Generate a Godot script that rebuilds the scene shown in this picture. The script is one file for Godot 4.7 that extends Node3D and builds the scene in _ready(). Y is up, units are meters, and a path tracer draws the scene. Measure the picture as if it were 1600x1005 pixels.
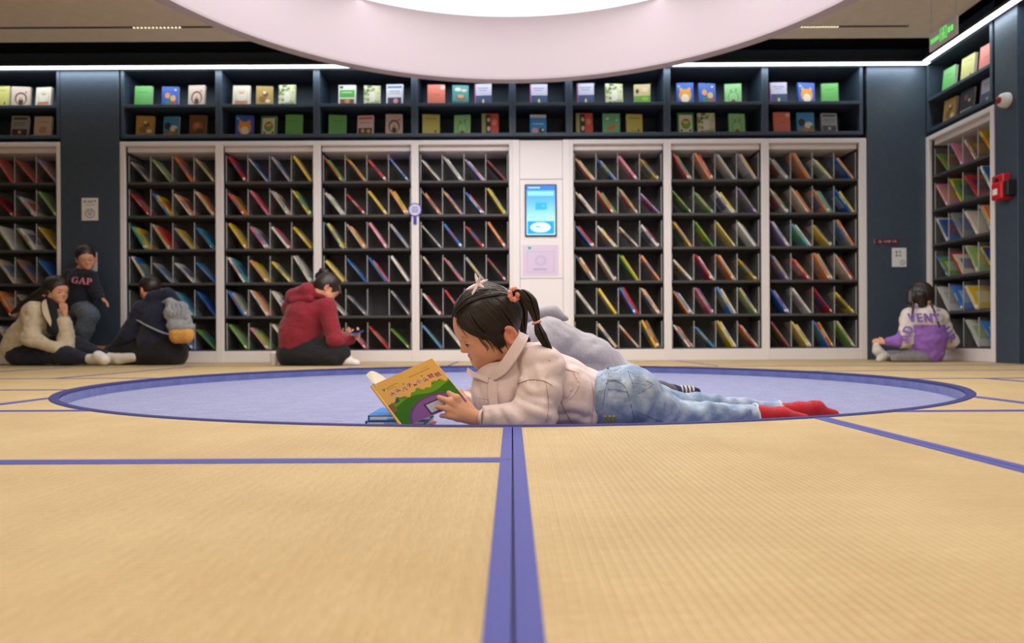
extends Node3D

# ---------------------------------------------------------------- small library
const WALL := 6.53          # distance of the bookcase fronts from the camera
const PIT := Vector2(0.0, 3.55)
const PIT_R := 1.93
const SIDE := 3.775         # face of the right-hand wall
var taken := {}
var mats := {}
var meshes := {}
var rng := RandomNumberGenerator.new()
var B := 1.0e9

func numbered(n: String) -> String:
	if not taken.has(n):
		taken[n] = 0
		return n
	taken[n] += 1
	return "%s_%03d" % [n, taken[n]]

func thing(called: String, label: String, category: String, at := Vector3.ZERO, turn := 0.0, group := "") -> Node3D:
	var o := Node3D.new()
	o.name = numbered(called)
	add_child(o)
	o.position = at
	o.rotation.y = turn
	tag(o, label, category, group)
	return o

func tag(o: Node, label: String, category: String, group := "") -> void:
	o.set_meta("label", label)
	o.set_meta("category", category)
	if group != "":
		o.set_meta("group", group)

func part(parent: Node, called: String, mesh: Mesh, mt: Material, at := Vector3.ZERO, rot := Vector3.ZERO) -> MeshInstance3D:
	var o := MeshInstance3D.new()
	o.name = called if parent != self else numbered(called)
	o.mesh = mesh
	o.material_override = mt
	parent.add_child(o, true)
	o.position = at
	o.rotation = rot
	return o

func struct(called: String, mesh: Mesh, mt: Material, at := Vector3.ZERO) -> MeshInstance3D:
	var o := part(self, called, mesh, mt, at)
	o.set_meta("kind", "structure")
	return o

func mat(c: Color, rough := 0.8, metal := 0.0) -> StandardMaterial3D:
	var key := "%s %.2f %.2f" % [c.to_html(), rough, metal]
	if not mats.has(key):
		var m := StandardMaterial3D.new()
		m.albedo_color = c
		m.roughness = rough
		m.metallic = metal
		mats[key] = m
	return mats[key]

func rgb(r: int, g: int, b: int) -> Color:
	return Color8(r, g, b)

func glow(c: Color, energy: float) -> StandardMaterial3D:
	var m := StandardMaterial3D.new()
	m.albedo_color = Color(0.8, 0.8, 0.8)
	m.emission_enabled = true
	m.emission = c
	m.emission_energy_multiplier = energy
	return m

func noise_tex(freq: float, size: int, normal: bool, strength := 4.0, seed_ := 1, ramp: Gradient = null) -> NoiseTexture2D:
	var n := FastNoiseLite.new()
	n.seed = seed_
	n.frequency = freq
	n.fractal_octaves = 3
	var t := NoiseTexture2D.new()
	t.width = size
	t.height = size
	t.seamless = true
	t.noise = n
	t.as_normal_map = normal
	t.bump_strength = strength
	if ramp:
		t.color_ramp = ramp
	return t

func ramp2(a: Color, b: Color) -> Gradient:
	var g := Gradient.new()
	g.set_color(0, a)
	g.set_color(1, b)
	return g

# a material whose colour wanders between two tones, with a fine weave relief
func cloth(a: Color, b: Color, scale: float, rough := 0.9, relief := 0.4, rim := 0.3, seed_ := 3) -> StandardMaterial3D:
	var m := StandardMaterial3D.new()
	m.albedo_texture = noise_tex(0.02, 128, false, 1.0, seed_, ramp2(a, b))
	if relief > 0.0:
		if not meshes.has("weave"):
			meshes["weave"] = noise_tex(0.12, 128, true, 6.0, 9)
		m.normal_enabled = true
		m.normal_texture = meshes["weave"]
		m.normal_scale = relief
	m.uv1_triplanar = true
	m.uv1_scale = Vector3.ONE * scale * 3.0
	m.roughness = rough
	if rim > 0.0:
		m.rim_enabled = true
		m.rim = rim
	return m

# box with chamfered edges, centred
func cbox(s: Vector3, b := 0.004) -> ArrayMesh:
	var key := "cb%.4f_%.4f_%.4f_%.4f" % [s.x, s.y, s.z, b]
	if meshes.has(key):
		return meshes[key]
	b = minf(b, minf(s.x, minf(s.y, s.z)) * 0.45)
	var st := SurfaceTool.new()
	st.begin(Mesh.PRIMITIVE_TRIANGLES)
	add_cbox(st, Vector3.ZERO, s, b)
	meshes[key] = done(st)
	return meshes[key]

func add_cbox(st: SurfaceTool, c: Vector3, s: Vector3, b: float, bas := Basis.IDENTITY) -> void:
	var h := s * 0.5
	# for each corner three points, one on each face
	var pt := func(sx: int, sy: int, sz: int, axis: int) -> Vector3:
		var v := Vector3(sx * (h.x - b), sy * (h.y - b), sz * (h.z - b))
		if axis == 0: v.x = sx * h.x
		elif axis == 1: v.y = sy * h.y
		else: v.z = sz * h.z
		return c + bas * v
	for ax in 3:
		for sg in [-1, 1]:
			var q := []
			for w in [[-1, -1], [1, -1], [1, 1], [-1, 1]]:
				var sn := [0, 0, 0]
				sn[ax] = sg
				sn[(ax + 1) % 3] = w[0]
				sn[(ax + 2) % 3] = w[1]
				q.append(pt.call(sn[0], sn[1], sn[2], ax))
			var nn := Vector3.ZERO
			nn[ax] = sg
			quad(st, q[0], q[1], q[2], q[3], bas * nn)
	for ax in 3:
		var a1 := (ax + 1) % 3
		var a2 := (ax + 2) % 3
		for s1 in [-1, 1]:
			for s2 in [-1, 1]:
				var e := []
				for w in [[-1, a1], [1, a1], [1, a2], [-1, a2]]:
					var sn := [0, 0, 0]
					sn[ax] = w[0]
					sn[a1] = s1
					sn[a2] = s2
					e.append(pt.call(sn[0], sn[1], sn[2], w[1]))
				var nn := Vector3.ZERO
				nn[a1] = s1
				nn[a2] = s2
				quad(st, e[0], e[1], e[2], e[3], bas * nn.normalized())
	for sx in [-1, 1]:
		for sy in [-1, 1]:
			for sz in [-1, 1]:
				tri(st, pt.call(sx, sy, sz, 0), pt.call(sx, sy, sz, 1), pt.call(sx, sy, sz, 2), bas * Vector3(sx, sy, sz).normalized())

func tri(st: SurfaceTool, a: Vector3, b: Vector3, c: Vector3, n: Vector3) -> void:
	if (b - a).cross(c - a).dot(n) > 0.0:
		var t := b
		b = c
		c = t
	for p in [a, b, c]:
		st.set_normal(n)
		st.add_vertex(p)

func quad(st: SurfaceTool, a: Vector3, b: Vector3, c: Vector3, d: Vector3, n: Vector3) -> void:
	tri(st, a, b, c, n)
	tri(st, a, c, d, n)

# quad with uv (a is 0,1 bottom-left; b bottom-right; c top-right; d top-left)
func uvquad(st: SurfaceTool, a: Vector3, b: Vector3, c: Vector3, d: Vector3) -> void:
	var n := (b - a).cross(d - a).normalized()
	var u := [Vector2(0, 1), Vector2(1, 1), Vector2(1, 0), Vector2(0, 0)]
	var p := [a, b, c, d]
	for i in [0, 2, 1, 0, 3, 2]:
		st.set_normal(n)
		st.set_uv(u[i])
		st.add_vertex(p[i])

func begin() -> SurfaceTool:
	var st := SurfaceTool.new()
	st.begin(Mesh.PRIMITIVE_TRIANGLES)
	return st

func done(st: SurfaceTool) -> ArrayMesh:
	return st.commit()

# surface of revolution round y; profile of (radius, height), smooth or flat along the profile
func lathe(prof: PackedVector2Array, seg := 24, flat := true) -> ArrayMesh:
	var st := begin()
	for i in prof.size() - 1:
		var p := prof[i]
		var q := prof[i + 1]
		if p.is_equal_approx(q):
			continue
		var dn := Vector2(q.y - p.y, p.x - q.x).normalized()
		for k in seg:
			var a0 := TAU * k / seg
			var a1 := TAU * (k + 1) / seg
			var d0 := Vector3(cos(a0), 0, sin(a0))
			var d1 := Vector3(cos(a1), 0, sin(a1))
			var v := [d0 * p.x + Vector3.UP * p.y, d1 * p.x + Vector3.UP * p.y, d1 * q.x + Vector3.UP * q.y, d0 * q.x + Vector3.UP * q.y]
			var n0 := d0 * dn.x + Vector3.UP * dn.y
			var n1 := d1 * dn.x + Vector3.UP * dn.y
			var ns := [n0, n1, n1, n0]
			var order := [0, 1, 2, 0, 2, 3]
			if (v[1] - v[0]).cross(v[2] - v[0]).dot(n0) > 0.0 or (v[2] - v[0]).cross(v[3] - v[0]).dot(n0) > 0.0:
				order = [0, 2, 1, 0, 3, 2]
			for i2 in order:
				st.set_normal(ns[i2])
				st.add_vertex(v[i2])
	return done(st)

# tube through points with a radius at each; added to st
func add_tube(st: SurfaceTool, pts: Array, rad: Array, seg := 8, flat_k := 1.0, side := Vector3.ZERO) -> void:
	var n := pts.size()
	var rings := []
	var up := Vector3(0.13, 0.97, 0.21) if side == Vector3.ZERO else side
	for i in n:
		var t: Vector3 = (pts[mini(i + 1, n - 1)] - pts[maxi(i - 1, 0)]).normalized()
		var u := up - t * up.dot(t)
		if u.length() < 0.05:
			u = t.cross(Vector3(1, 0, 0))
		u = u.normalized()
		if side == Vector3.ZERO:
			up = u
		var w := t.cross(u)
		var ring := []
		for k in seg:
			var a := TAU * k / seg
			ring.append([pts[i] + (u * cos(a) * flat_k + w * sin(a)) * rad[i], (u * cos(a) + w * sin(a) * flat_k).normalized()])
		rings.append(ring)
	for i in n - 1:
		for k in seg:
			var a = rings[i][k]
			var b = rings[i][(k + 1) % seg]
			var c = rings[i + 1][(k + 1) % seg]
			var d = rings[i + 1][k]
			for e in [a, c, b, a, d, c]:
				st.set_normal(e[1])
				st.add_vertex(e[0])
	for e in [0, n - 1]:
		var t2: Vector3 = (pts[1] - pts[0]) if e == 0 else (pts[n - 2] - pts[n - 1])
		t2 = -t2.normalized()
		for k in range(1, seg - 1):
			tri(st, rings[e][0][0], rings[e][k][0], rings[e][k + 1][0], t2)

func tube(pts: Array, rad: Array, seg := 8, flat_k := 1.0, side := Vector3.ZERO) -> ArrayMesh:
	var st := begin()
	add_tube(st, pts, rad, seg, flat_k, side)
	return done(st)

func smooth_path(ctrl: Array, per := 6) -> Array:
	var out := []
	var n := ctrl.size()
	for i in n - 1:
		var a: Vector3 = ctrl[maxi(i - 1, 0)]
		var b: Vector3 = ctrl[i]
		var c: Vector3 = ctrl[i + 1]
		var d: Vector3 = ctrl[mini(i + 2, n - 1)]
		for k in per:
			var t := float(k) / per
			out.append(b.cubic_interpolate(c, a, d, t))
	out.append(ctrl[n - 1])
	return out

func lerp_list(r: Array, n: int) -> Array:
	var out := []
	for i in n:
		var t := float(i) / (n - 1) * (r.size() - 1)
		var k := mini(int(t), r.size() - 2)
		out.append(lerpf(r[k], r[k + 1], t - k))
	return out

# polygon (x, z) extruded from y0 to y1; uv in metres
func slab(poly: PackedVector2Array, y0: float, y1: float, swap := false, b := 0.0) -> ArrayMesh:
	var st := begin()
	var idx := Geometry2D.triangulate_polygon(poly)
	for i in range(0, idx.size(), 3):
		var q := [poly[idx[i]], poly[idx[i + 1]], poly[idx[i + 2]]]
		var v := []
		for p in q:
			v.append(Vector3(p.x, y1, -p.y))
		if (v[1] - v[0]).cross(v[2] - v[0]).y > 0.0:
			v.reverse()
			q.reverse()
		for k in 3:
			st.set_normal(Vector3.UP)
			st.set_uv(Vector2(q[k].y, q[k].x) if swap else q[k])
			st.add_vertex(v[k])
	var n := poly.size()
	var area := 0.0
	for i in n:
		area += poly[i].cross(poly[(i + 1) % n])
	for i in n:
		var p := poly[i]
		var q2 := poly[(i + 1) % n]
		var e := q2 - p
		if e.length() < 1e-6:
			continue
		var nn := Vector3(e.y, 0, e.x).normalized() * signf(area)
		var vs := [Vector3(p.x, y0, -p.y), Vector3(q2.x, y0, -q2.y), Vector3(q2.x, y1, -q2.y), Vector3(p.x, y1, -p.y)]
		var us := [p, q2, q2, p]
		var order := [0, 1, 2, 0, 2, 3]
		if (vs[1] - vs[0]).cross(vs[2] - vs[0]).dot(nn) > 0.0:
			order = [0, 2, 1, 0, 3, 2]
		for k in order:
			st.set_normal(nn)
			st.set_uv(us[k])
			st.add_vertex(vs[k])
	return done(st)

func word(text: String, size: float, depth := 0.002, serif := false, bold := true) -> TextMesh:
	var f := SystemFont.new()
	f.font_names = PackedStringArray(["Droid Serif" if serif else "Droid Sans"])
	f.font_weight = 700 if bold else 400
	var t := TextMesh.new()
	t.font = f
	t.text = text
	t.font_size = 64
	t.pixel_size = size / 64.0 * 1.38
	t.depth = depth
	return t

# ---------------------------------------------------------------- distance fields meshed as surface nets
class Field:
	var o: Vector3
	var c: float
	var nx: int
	var ny: int
	var nz: int
	var v: PackedFloat32Array

	func _init(lo: Vector3, hi: Vector3, cell: float) -> void:
		c = cell
		o = lo - Vector3.ONE * cell * 3.0
		var s := (hi - lo) / cell
		nx = int(ceil(s.x)) + 7
		ny = int(ceil(s.y)) + 7
		nz = int(ceil(s.z)) + 7
		v = PackedFloat32Array()
		v.resize(nx * ny * nz)
		v.fill(1.0)

	func span(lo: Vector3, hi: Vector3) -> Array:
		var a := ((lo - o) / c).floor()
		var b := ((hi - o) / c).ceil()
		return [maxi(0, int(a.x)), mini(nx - 1, int(b.x)), maxi(0, int(a.y)), mini(ny - 1, int(b.y)), maxi(0, int(a.z)), mini(nz - 1, int(b.z))]

	func cap(a: Vector3, b: Vector3, ra: float, rb: float, k: float) -> void:
		var m := maxf(ra, rb) + k + c * 2.5
		var lo := Vector3(minf(a.x, b.x) - m, minf(a.y, b.y) - m, minf(a.z, b.z) - m)
		var hi := Vector3(maxf(a.x, b.x) + m, maxf(a.y, b.y) + m, maxf(a.z, b.z) + m)
		var s := span(lo, hi)
		var ab := b - a
		var il := 1.0 / maxf(ab.length_squared(), 1e-9)
		var dr := rb - ra
		var k4 := 0.25 / maxf(k, 1e-6)
		for z in range(s[4], s[5] + 1):
			for y in range(s[2], s[3] + 1):
				var i: int = (z * ny + y) * nx + s[0]
				var p := o + Vector3(s[0], y, z) * c - a
				for x in range(s[0], s[1] + 1):
					var t := clampf(p.dot(ab) * il, 0.0, 1.0)
					var d := (p - ab * t).length() - ra - dr * t
					var e := v[i]
					var h := k - absf(d - e)
					v[i] = minf(d, e) - (h * h * k4 if h > 0.0 else 0.0)
					p.x += c
					i += 1

	func ell(q: Vector3, r: Vector3, bas: Basis, k: float, cut := false) -> void:
		var rm := maxf(r.x, maxf(r.y, r.z)) + k + c * 2.5
		var s := span(q - Vector3.ONE * rm, q + Vector3.ONE * rm)
		var inv := bas.transposed()
		var ir := Vector3.ONE / r
		var k4 := 0.25 / maxf(k, 1e-6)
		for z in range(s[4], s[5] + 1):
			for y in range(s[2], s[3] + 1):
				var i: int = (z * ny + y) * nx + s[0]
				var p := o + Vector3(s[0], y, z) * c - q
				for x in range(s[0], s[1] + 1):
					var w := (inv * p) * ir
					var k0 := w.length()
					var k1 := (w * ir).length()
					var d := k0 * (k0 - 1.0) / maxf(k1, 1e-6)
					var e := v[i]
					if cut:
						d = -d
						var h := k - absf(d - e)
						v[i] = maxf(d, e) + (h * h * k4 if h > 0.0 else 0.0)
					else:
						var h := k - absf(d - e)
						v[i] = minf(d, e) - (h * h * k4 if h > 0.0 else 0.0)
					p.x += c
					i += 1

	func sample(p: Vector3) -> float:
		var q := (p - o) / c
		var x := int(q.x)
		var y := int(q.y)
		var z := int(q.z)
		if x < 0 or y < 0 or z < 0 or x >= nx - 1 or y >= ny - 1 or z >= nz - 1:
			return 1.0
		var i := (z * ny + y) * nx + x
		var t := q - Vector3(x, y, z)
		var sy := nx
		var sz := nx * ny
		var a := lerpf(lerpf(v[i], v[i + 1], t.x), lerpf(v[i + sy], v[i + sy + 1], t.x), t.y)
		var b := lerpf(lerpf(v[i + sz], v[i + sz + 1], t.x), lerpf(v[i + sz + sy], v[i + sz + sy + 1], t.x), t.y)
		return lerpf(a, b, t.z)

	# first point of the surface met when coming from p - d * far along d
	func snap(p: Vector3, d: Vector3, out := 0.0, far := 0.25) -> Vector3:
		var n := 160
		for i in n:
			var q := p + d * (far * (2.0 * i / n - 1.0))
			if sample(q) < out:
				return q
		return p

	# removes what lies on the side the normal n points to, within r of q
	func trim(q: Vector3, n: Vector3, r: float) -> void:
		var s := span(q - Vector3.ONE * r, q + Vector3.ONE * r)
		for z in range(s[4], s[5] + 1):
			for y in range(s[2], s[3] + 1):
				var i: int = (z * ny + y) * nx + s[0]
				var p := o + Vector3(s[0], y, z) * c - q
				for x in range(s[0], s[1] + 1):
					v[i] = maxf(v[i], p.dot(n))
					p.x += c
					i += 1

	func ripple(n: FastNoiseLite, amp: float, stretch: Vector3) -> void:
		var lim := amp + c * 2.0
		var i := 0
		for z in nz:
			for y in ny:
				for x in nx:
					var d := v[i]
					if d < lim and d > -lim:
						v[i] = d + amp * n.get_noise_3dv((o + Vector3(x, y, z) * c) * stretch)
					i += 1

	func mesh_into(st: SurfaceTool, paint = null) -> void:
		var ids := PackedInt32Array()
		ids.resize(nx * ny * nz)
		ids.fill(-1)
		var pos := PackedVector3Array()
		var nor := PackedVector3Array()
		var sx := 1
		var sy := nx
		var sz := nx * ny
		var lim := c * 2.2
		for z in nz - 1:
			for y in ny - 1:
				var i: int = (z * ny + y) * nx
				for x in nx - 1:
					var a := v[i]
					if a < lim and a > -lim:
						var b := v[i + 1]
						var d := v[i + sy]
						var e := v[i + sy + 1]
						var f := v[i + sz]
						var g := v[i + sz + 1]
						var h := v[i + sz + sy]
						var l := v[i + sz + sy + 1]
						var neg := int(a < 0) + int(b < 0) + int(d < 0) + int(e < 0) + int(f < 0) + int(g < 0) + int(h < 0) + int(l < 0)
						if neg > 0 and neg < 8:
							var sum := Vector3.ZERO
							var cnt := 0
							if (a < 0) != (b < 0): sum += Vector3(a / (a - b), 0, 0); cnt += 1
							if (d < 0) != (e < 0): sum += Vector3(d / (d - e), 1, 0); cnt += 1
							if (f < 0) != (g < 0): sum += Vector3(f / (f - g), 0, 1); cnt += 1
							if (h < 0) != (l < 0): sum += Vector3(h / (h - l), 1, 1); cnt += 1
							if (a < 0) != (d < 0): sum += Vector3(0, a / (a - d), 0); cnt += 1
							if (b < 0) != (e < 0): sum += Vector3(1, b / (b - e), 0); cnt += 1
							if (f < 0) != (h < 0): sum += Vector3(0, f / (f - h), 1); cnt += 1
							if (g < 0) != (l < 0): sum += Vector3(1, g / (g - l), 1); cnt += 1
							if (a < 0) != (f < 0): sum += Vector3(0, 0, a / (a - f)); cnt += 1
							if (b < 0) != (g < 0): sum += Vector3(1, 0, b / (b - g)); cnt += 1
							if (d < 0) != (h < 0): sum += Vector3(0, 1, d / (d - h)); cnt += 1
							if (e < 0) != (l < 0): sum += Vector3(1, 1, e / (e - l)); cnt += 1
							ids[i] = pos.size()
							pos.append(o + (Vector3(x, y, z) + sum / cnt) * c)
							nor.append(Vector3(b + e + g + l - a - d - f - h, d + e + h + l - a - b - f - g, f + g + h + l - a - b - d - e).normalized())
					i += 1
		var has_paint: bool = paint != null
		var tris := PackedInt32Array()
		for z in range(1, nz - 1):
			for y in range(1, ny - 1):
				var i: int = (z * ny + y) * nx + 1
				for x in range(1, nx - 1):
					var a := v[i]
					if a < lim and a > -lim:
						var ins := a < 0
						if ins != (v[i + 1] < 0):
							face(tris, ids, i, i - sy, i - sy - sz, i - sz, ins)
						if ins != (v[i + sy] < 0):
							face(tris, ids, i, i - sz, i - sz - 1, i - 1, ins)
						if ins != (v[i + sz] < 0):
							face(tris, ids, i, i - 1, i - 1 - sy, i - sy, ins)
					i += 1
		for k in tris:
			st.set_normal(nor[k])
			if has_paint:
				st.set_color(paint.call(pos[k]))
			st.add_vertex(pos[k])

	func face(tris: PackedInt32Array, ids: PackedInt32Array, a: int, b: int, d: int, e: int, ins: bool) -> void:
		var p := ids[a]
		var q := ids[b]
		var r := ids[d]
		var s := ids[e]
		if p < 0 or q < 0 or r < 0 or s < 0:
			return
		if ins:
			tris.append_array([p, r, q, p, s, r])
		else:
			tris.append_array([p, q, r, p, r, s])

# bones: [a, b, ra, rb] tapered capsules or [centre, radii, basis] ellipsoids; extra per-bone blend allowed as last float
func field(bones: Array, cell: float, k: float, shrink := 0.0) -> Field:
	var lo := Vector3.ONE * B
	var hi := -lo
	for b in bones:
		if b.size() == 4:
			var m: float = maxf(b[2], b[3])
			for p in [b[0], b[1]]:
				lo = lo.min(p - Vector3.ONE * m)
				hi = hi.max(p + Vector3.ONE * m)
		else:
			var r: Vector3 = b[1]
			var m2 := maxf(r.x, maxf(r.y, r.z))
			lo = lo.min(b[0] - Vector3.ONE * m2)
			hi = hi.max(b[0] + Vector3.ONE * m2)
	var f := Field.new(lo, hi, cell)
	for b in bones:
		if b.size() == 4:
			f.cap(b[0], b[1], maxf(b[2] - shrink, 0.006), maxf(b[3] - shrink, 0.006), k)
		else:
			f.ell(b[0], b[1] - Vector3.ONE * shrink, b[2], k)
	return f

func net(f: Field, paint = null) -> ArrayMesh:
	var st := begin()
	f.mesh_into(st, paint)
	st.index()
	return done(st)

func painted(rough := 0.8) -> StandardMaterial3D:
	var m := StandardMaterial3D.new()
	m.vertex_color_use_as_albedo = true
	m.roughness = rough
	return m

func lin(c: Color) -> Color:
	return c.srgb_to_linear()

# ---------------------------------------------------------------- scene
func _ready() -> void:
	rng.seed = 7
	# camera: a 24 mm class lens held level just above the mats, focus on the reading girl
	var at := CameraAttributesPhysical.new()
	at.frustum_focal_length = 25.2
	at.frustum_focus_distance = 1.82
	at.exposure_aperture = 3.8
	at.frustum_near = 0.05
	at.frustum_far = 100.0
	var cam := Camera3D.new()
	cam.name = "camera"
	cam.attributes = at
	add_child(cam)
	cam.projection = Camera3D.PROJECTION_FRUSTUM
	cam.keep_aspect = Camera3D.KEEP_HEIGHT
	cam.near = 0.05
	cam.far = 100.0
	cam.size = 1005.0 / 1120.0 * 0.05
	cam.frustum_offset = Vector2(0, 28.5 / 1120.0 * 0.05)
	cam.position = Vector3(0, 0.198, 0)
	cam.rotation.z = -0.005
	cam.current = true
	var env := Environment.new()
	env.background_mode = Environment.BG_COLOR
	env.background_color = Color.BLACK
	env.tonemap_mode = Environment.TONE_MAPPER_LINEAR
	env.tonemap_exposure = 1.4
	env.sdfgi_enabled = true
	env.ssao_enabled = true
	env.ssil_enabled = true
	var we := WorldEnvironment.new()
	we.name = "environment"
	we.environment = env
	add_child(we)
	# the round luminous ceiling over the pit, as strips that fill the disc
	for s in [[4.1, 1.1, 0.0], [3.5, 0.8, 0.95], [3.5, 0.8, -0.95], [2.3, 0.5, 1.6], [2.3, 0.5, -1.6]]:
		lamp_area("ceiling_disc_light", Vector3(PIT.x, 2.755, -PIT.y + s[2]), Vector2(s[0], s[1]), Color(1.0, 0.975, 0.955), 0.62 * s[0] * s[1])
	# square ceiling panels over the part of the room behind the camera
	for x in [-1.7, 1.7]:
		lamp_area("ceiling_panel_light", Vector3(x, 2.77, 1.3), Vector2(1.2, 1.2), Color(1.0, 0.96, 0.92), 4.4)
	# light strips along the top of the back and side walls
	lamp_area("strip_light_back", Vector3(-1.6, 2.668, -6.472), Vector2(10.6, 0.05), Color(0.92, 0.97, 1.0), 1.9)
	lamp_area("strip_light_side", Vector3(3.718, 2.668, -3.4), Vector2(0.05, 6.0), Color(0.92, 0.97, 1.0), 1.1)
	room()
	mats_and_pit()
	bookcases()
	signs()
	people()

func lamp_area(called: String, at: Vector3, size: Vector2, c: Color, energy: float) -> void:
	var l := AreaLight3D.new()
	l.name = numbered(called)
	l.area_size = size
	l.area_normalize_energy = true
	l.light_energy = energy
	l.light_color = c
	l.shadow_enabled = true
	l.area_range = 30.0
	l.area_attenuation = 2.0
	add_child(l)
	l.position = at
	l.rotation.x = -PI / 2

func ring_poly(r: float, n := 128) -> PackedVector2Array:
	var p := PackedVector2Array()
	for i in n:
		p.append(PIT + Vector2(cos(TAU * i / n), sin(TAU * i / n)) * r)
	return p

func room() -> void:
	var navy := cloth(rgb(56, 69, 84), rgb(61, 75, 91), 1.2, 0.5, 0.06, 0.0, 11)
	mats["navy"] = navy
	var dark := mat(rgb(20, 21, 23), 0.9)
	var sub := mat(rgb(196, 172, 126), 0.8)
	var L := -7.0
	struct("floor", cbox(Vector3(11.6, 0.1, 10.6), 0.002), sub, Vector3(-1.4, -0.105, -2.2))
	var cei := cloth(rgb(236, 224, 208), rgb(242, 231, 216), 0.8, 0.9, 0.1, 0.0, 12)
	struct("ceiling", cbox(Vector3(10.64, 0.1, 9.23), 0.01), cei, Vector3(-1.68, 2.85, -1.615))
	struct("ceiling_upper", cbox(Vector3(11.8, 0.1, 10.8), 0.002), dark, Vector3(-1.4, 3.4, -2.2))
	struct("wall_back", cbox(Vector3(11.6, 3.45, 0.1), 0.002), navy, Vector3(-1.4, 1.66, -7.0))
	struct("wall_right", cbox(Vector3(0.1, 3.45, 10.6), 0.002), dark, Vector3(4.25, 1.66, -2.2))
	struct("wall_left", cbox(Vector3(0.1, 3.45, 10.6), 0.002), mat(rgb(150, 145, 138), 0.9), Vector3(-7.05, 1.66, -2.2))
	struct("wall_front", cbox(Vector3(11.6, 3.45, 0.1), 0.002), mat(rgb(150, 145, 138), 0.9), Vector3(-1.4, 1.66, 2.95))
	# plain blue-grey panels between the shelf units
	struct("wall_pillar_left", cbox(Vector3(0.536, 2.83, 0.42), 0.003), navy, Vector3(-3.838, 1.415, -WALL - 0.21))
	struct("wall_pillar_right", cbox(Vector3(0.94, 2.83, 0.42), 0.003), navy, Vector3(3.714, 1.415, -WALL - 0.21))
	struct("wall_pillar_side", cbox(Vector3(0.42, 2.83, 0.25), 0.003), navy, Vector3(SIDE + 0.21, 1.415, -5.466))
	struct("wall_side_near", cbox(Vector3(0.3, 2.83, 5.3), 0.003), navy, Vector3(SIDE + 0.32, 1.415, -2.69))
	# fascia above the light strip
	struct("trim_1", cbox(Vector3(10.9, 0.13, 0.4), 0.003), navy, Vector3(-1.67, 2.765, -WALL - 0.2))
	struct("trim_2", cbox(Vector3(0.4, 0.13, 6.5), 0.003), navy, Vector3(SIDE + 0.2, 2.765, -3.28))
	# light strips: aluminium channel and diffuser
	var alu := mat(rgb(60, 64, 70), 0.4, 0.6)
	var led := glow(Color(0.94, 0.98, 1.0), 2.2)
	var t := thing("light_strip", "long thin white light strip along top of back wall", "light strip", Vector3(-1.6, 2.688, -6.475))
	part(t, "channel", cbox(Vector3(10.75, 0.025, 0.07), 0.002), alu, Vector3(0, 0.004, 0))
	part(t, "diffuser", cbox(Vector3(10.75, 0.012, 0.058), 0.002), led, Vector3(0, -0.0115, 0))
	t = thing("light_strip", "long thin white light strip along top of side wall", "light strip", Vector3(3.72, 2.688, -3.4))
	part(t, "channel", cbox(Vector3(0.07, 0.025, 6.04), 0.002), alu, Vector3(0, 0.004, 0))
	part(t, "diffuser", cbox(Vector3(0.058, 0.012, 6.04), 0.002), led, Vector3(0, -0.0115, 0))
	# round ceiling drum with luminous top
	t = thing("ceiling_drum_light", "large round white ceiling drum with glowing disc above the pit", "ceiling light", Vector3(PIT.x, 0, -PIT.y))
	var prof := PackedVector2Array([Vector2(2.15, 2.78), Vector2(2.31, 2.345), Vector2(2.318, 2.33), Vector2(2.41, 2.33), Vector2(2.42, 2.34), Vector2(2.42, 2.8)])
	part(t, "drum", lathe(prof, 160), mat(rgb(200, 189, 198), 0.75))
	part(t, "light_disc", lathe(PackedVector2Array([Vector2(0, 2.77), Vector2(2.152, 2.77), Vector2(2.152, 2.785), Vector2(0, 2.785)]), 96), glow(Color(1, 0.985, 0.96), 1.25))
	for e in [[-1.7, "square glowing ceiling panel behind the camera, on its left"], [1.7, "square glowing ceiling panel behind the camera, on its right"]]:
		t = thing("ceiling_panel_light", e[1], "ceiling light", Vector3(e[0], 2.79, 1.3), 0.0, "square ceiling panels")
		part(t, "frame", cbox(Vector3(1.26, 0.02, 1.26), 0.004), mat(rgb(220, 220, 216), 0.5))
		part(t, "diffuser", cbox(Vector3(1.2, 0.006, 1.2), 0.001), glow(Color(1, 0.95, 0.88), 1.2), Vector3(0, -0.011, 0))
	# linear air slots, drawn as strips laid on the ceiling
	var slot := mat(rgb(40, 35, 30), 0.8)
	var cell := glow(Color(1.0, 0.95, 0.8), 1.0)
	for e in [["thin dark strip as ceiling air slot with row of glowing glints, left of the drum", -4.9, -2.35, -3.13, -2.72, -5.93], ["thin dark strip as ceiling air slot with row of glowing glints, right of the drum", 2.40, 3.32, 2.42, 2.74, -5.98]]:
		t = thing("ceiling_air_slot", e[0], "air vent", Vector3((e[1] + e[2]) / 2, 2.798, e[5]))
		part(t, "frame", cbox(Vector3(e[2] - e[1], 0.004, 0.024), 0.001), slot)  # uncut strip; its dark colour stands in for the shade inside the slot
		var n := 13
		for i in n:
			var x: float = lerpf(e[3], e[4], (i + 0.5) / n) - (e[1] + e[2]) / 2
			part(t, "glint_cell", cbox(Vector3((e[4] - e[3]) / n * 0.5, 0.006, 0.02), 0.001), cell, Vector3(x, -0.002, 0), Vector3(0, 0.4, 0))  # glowing cells stand in for light glinting through the grille

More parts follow.
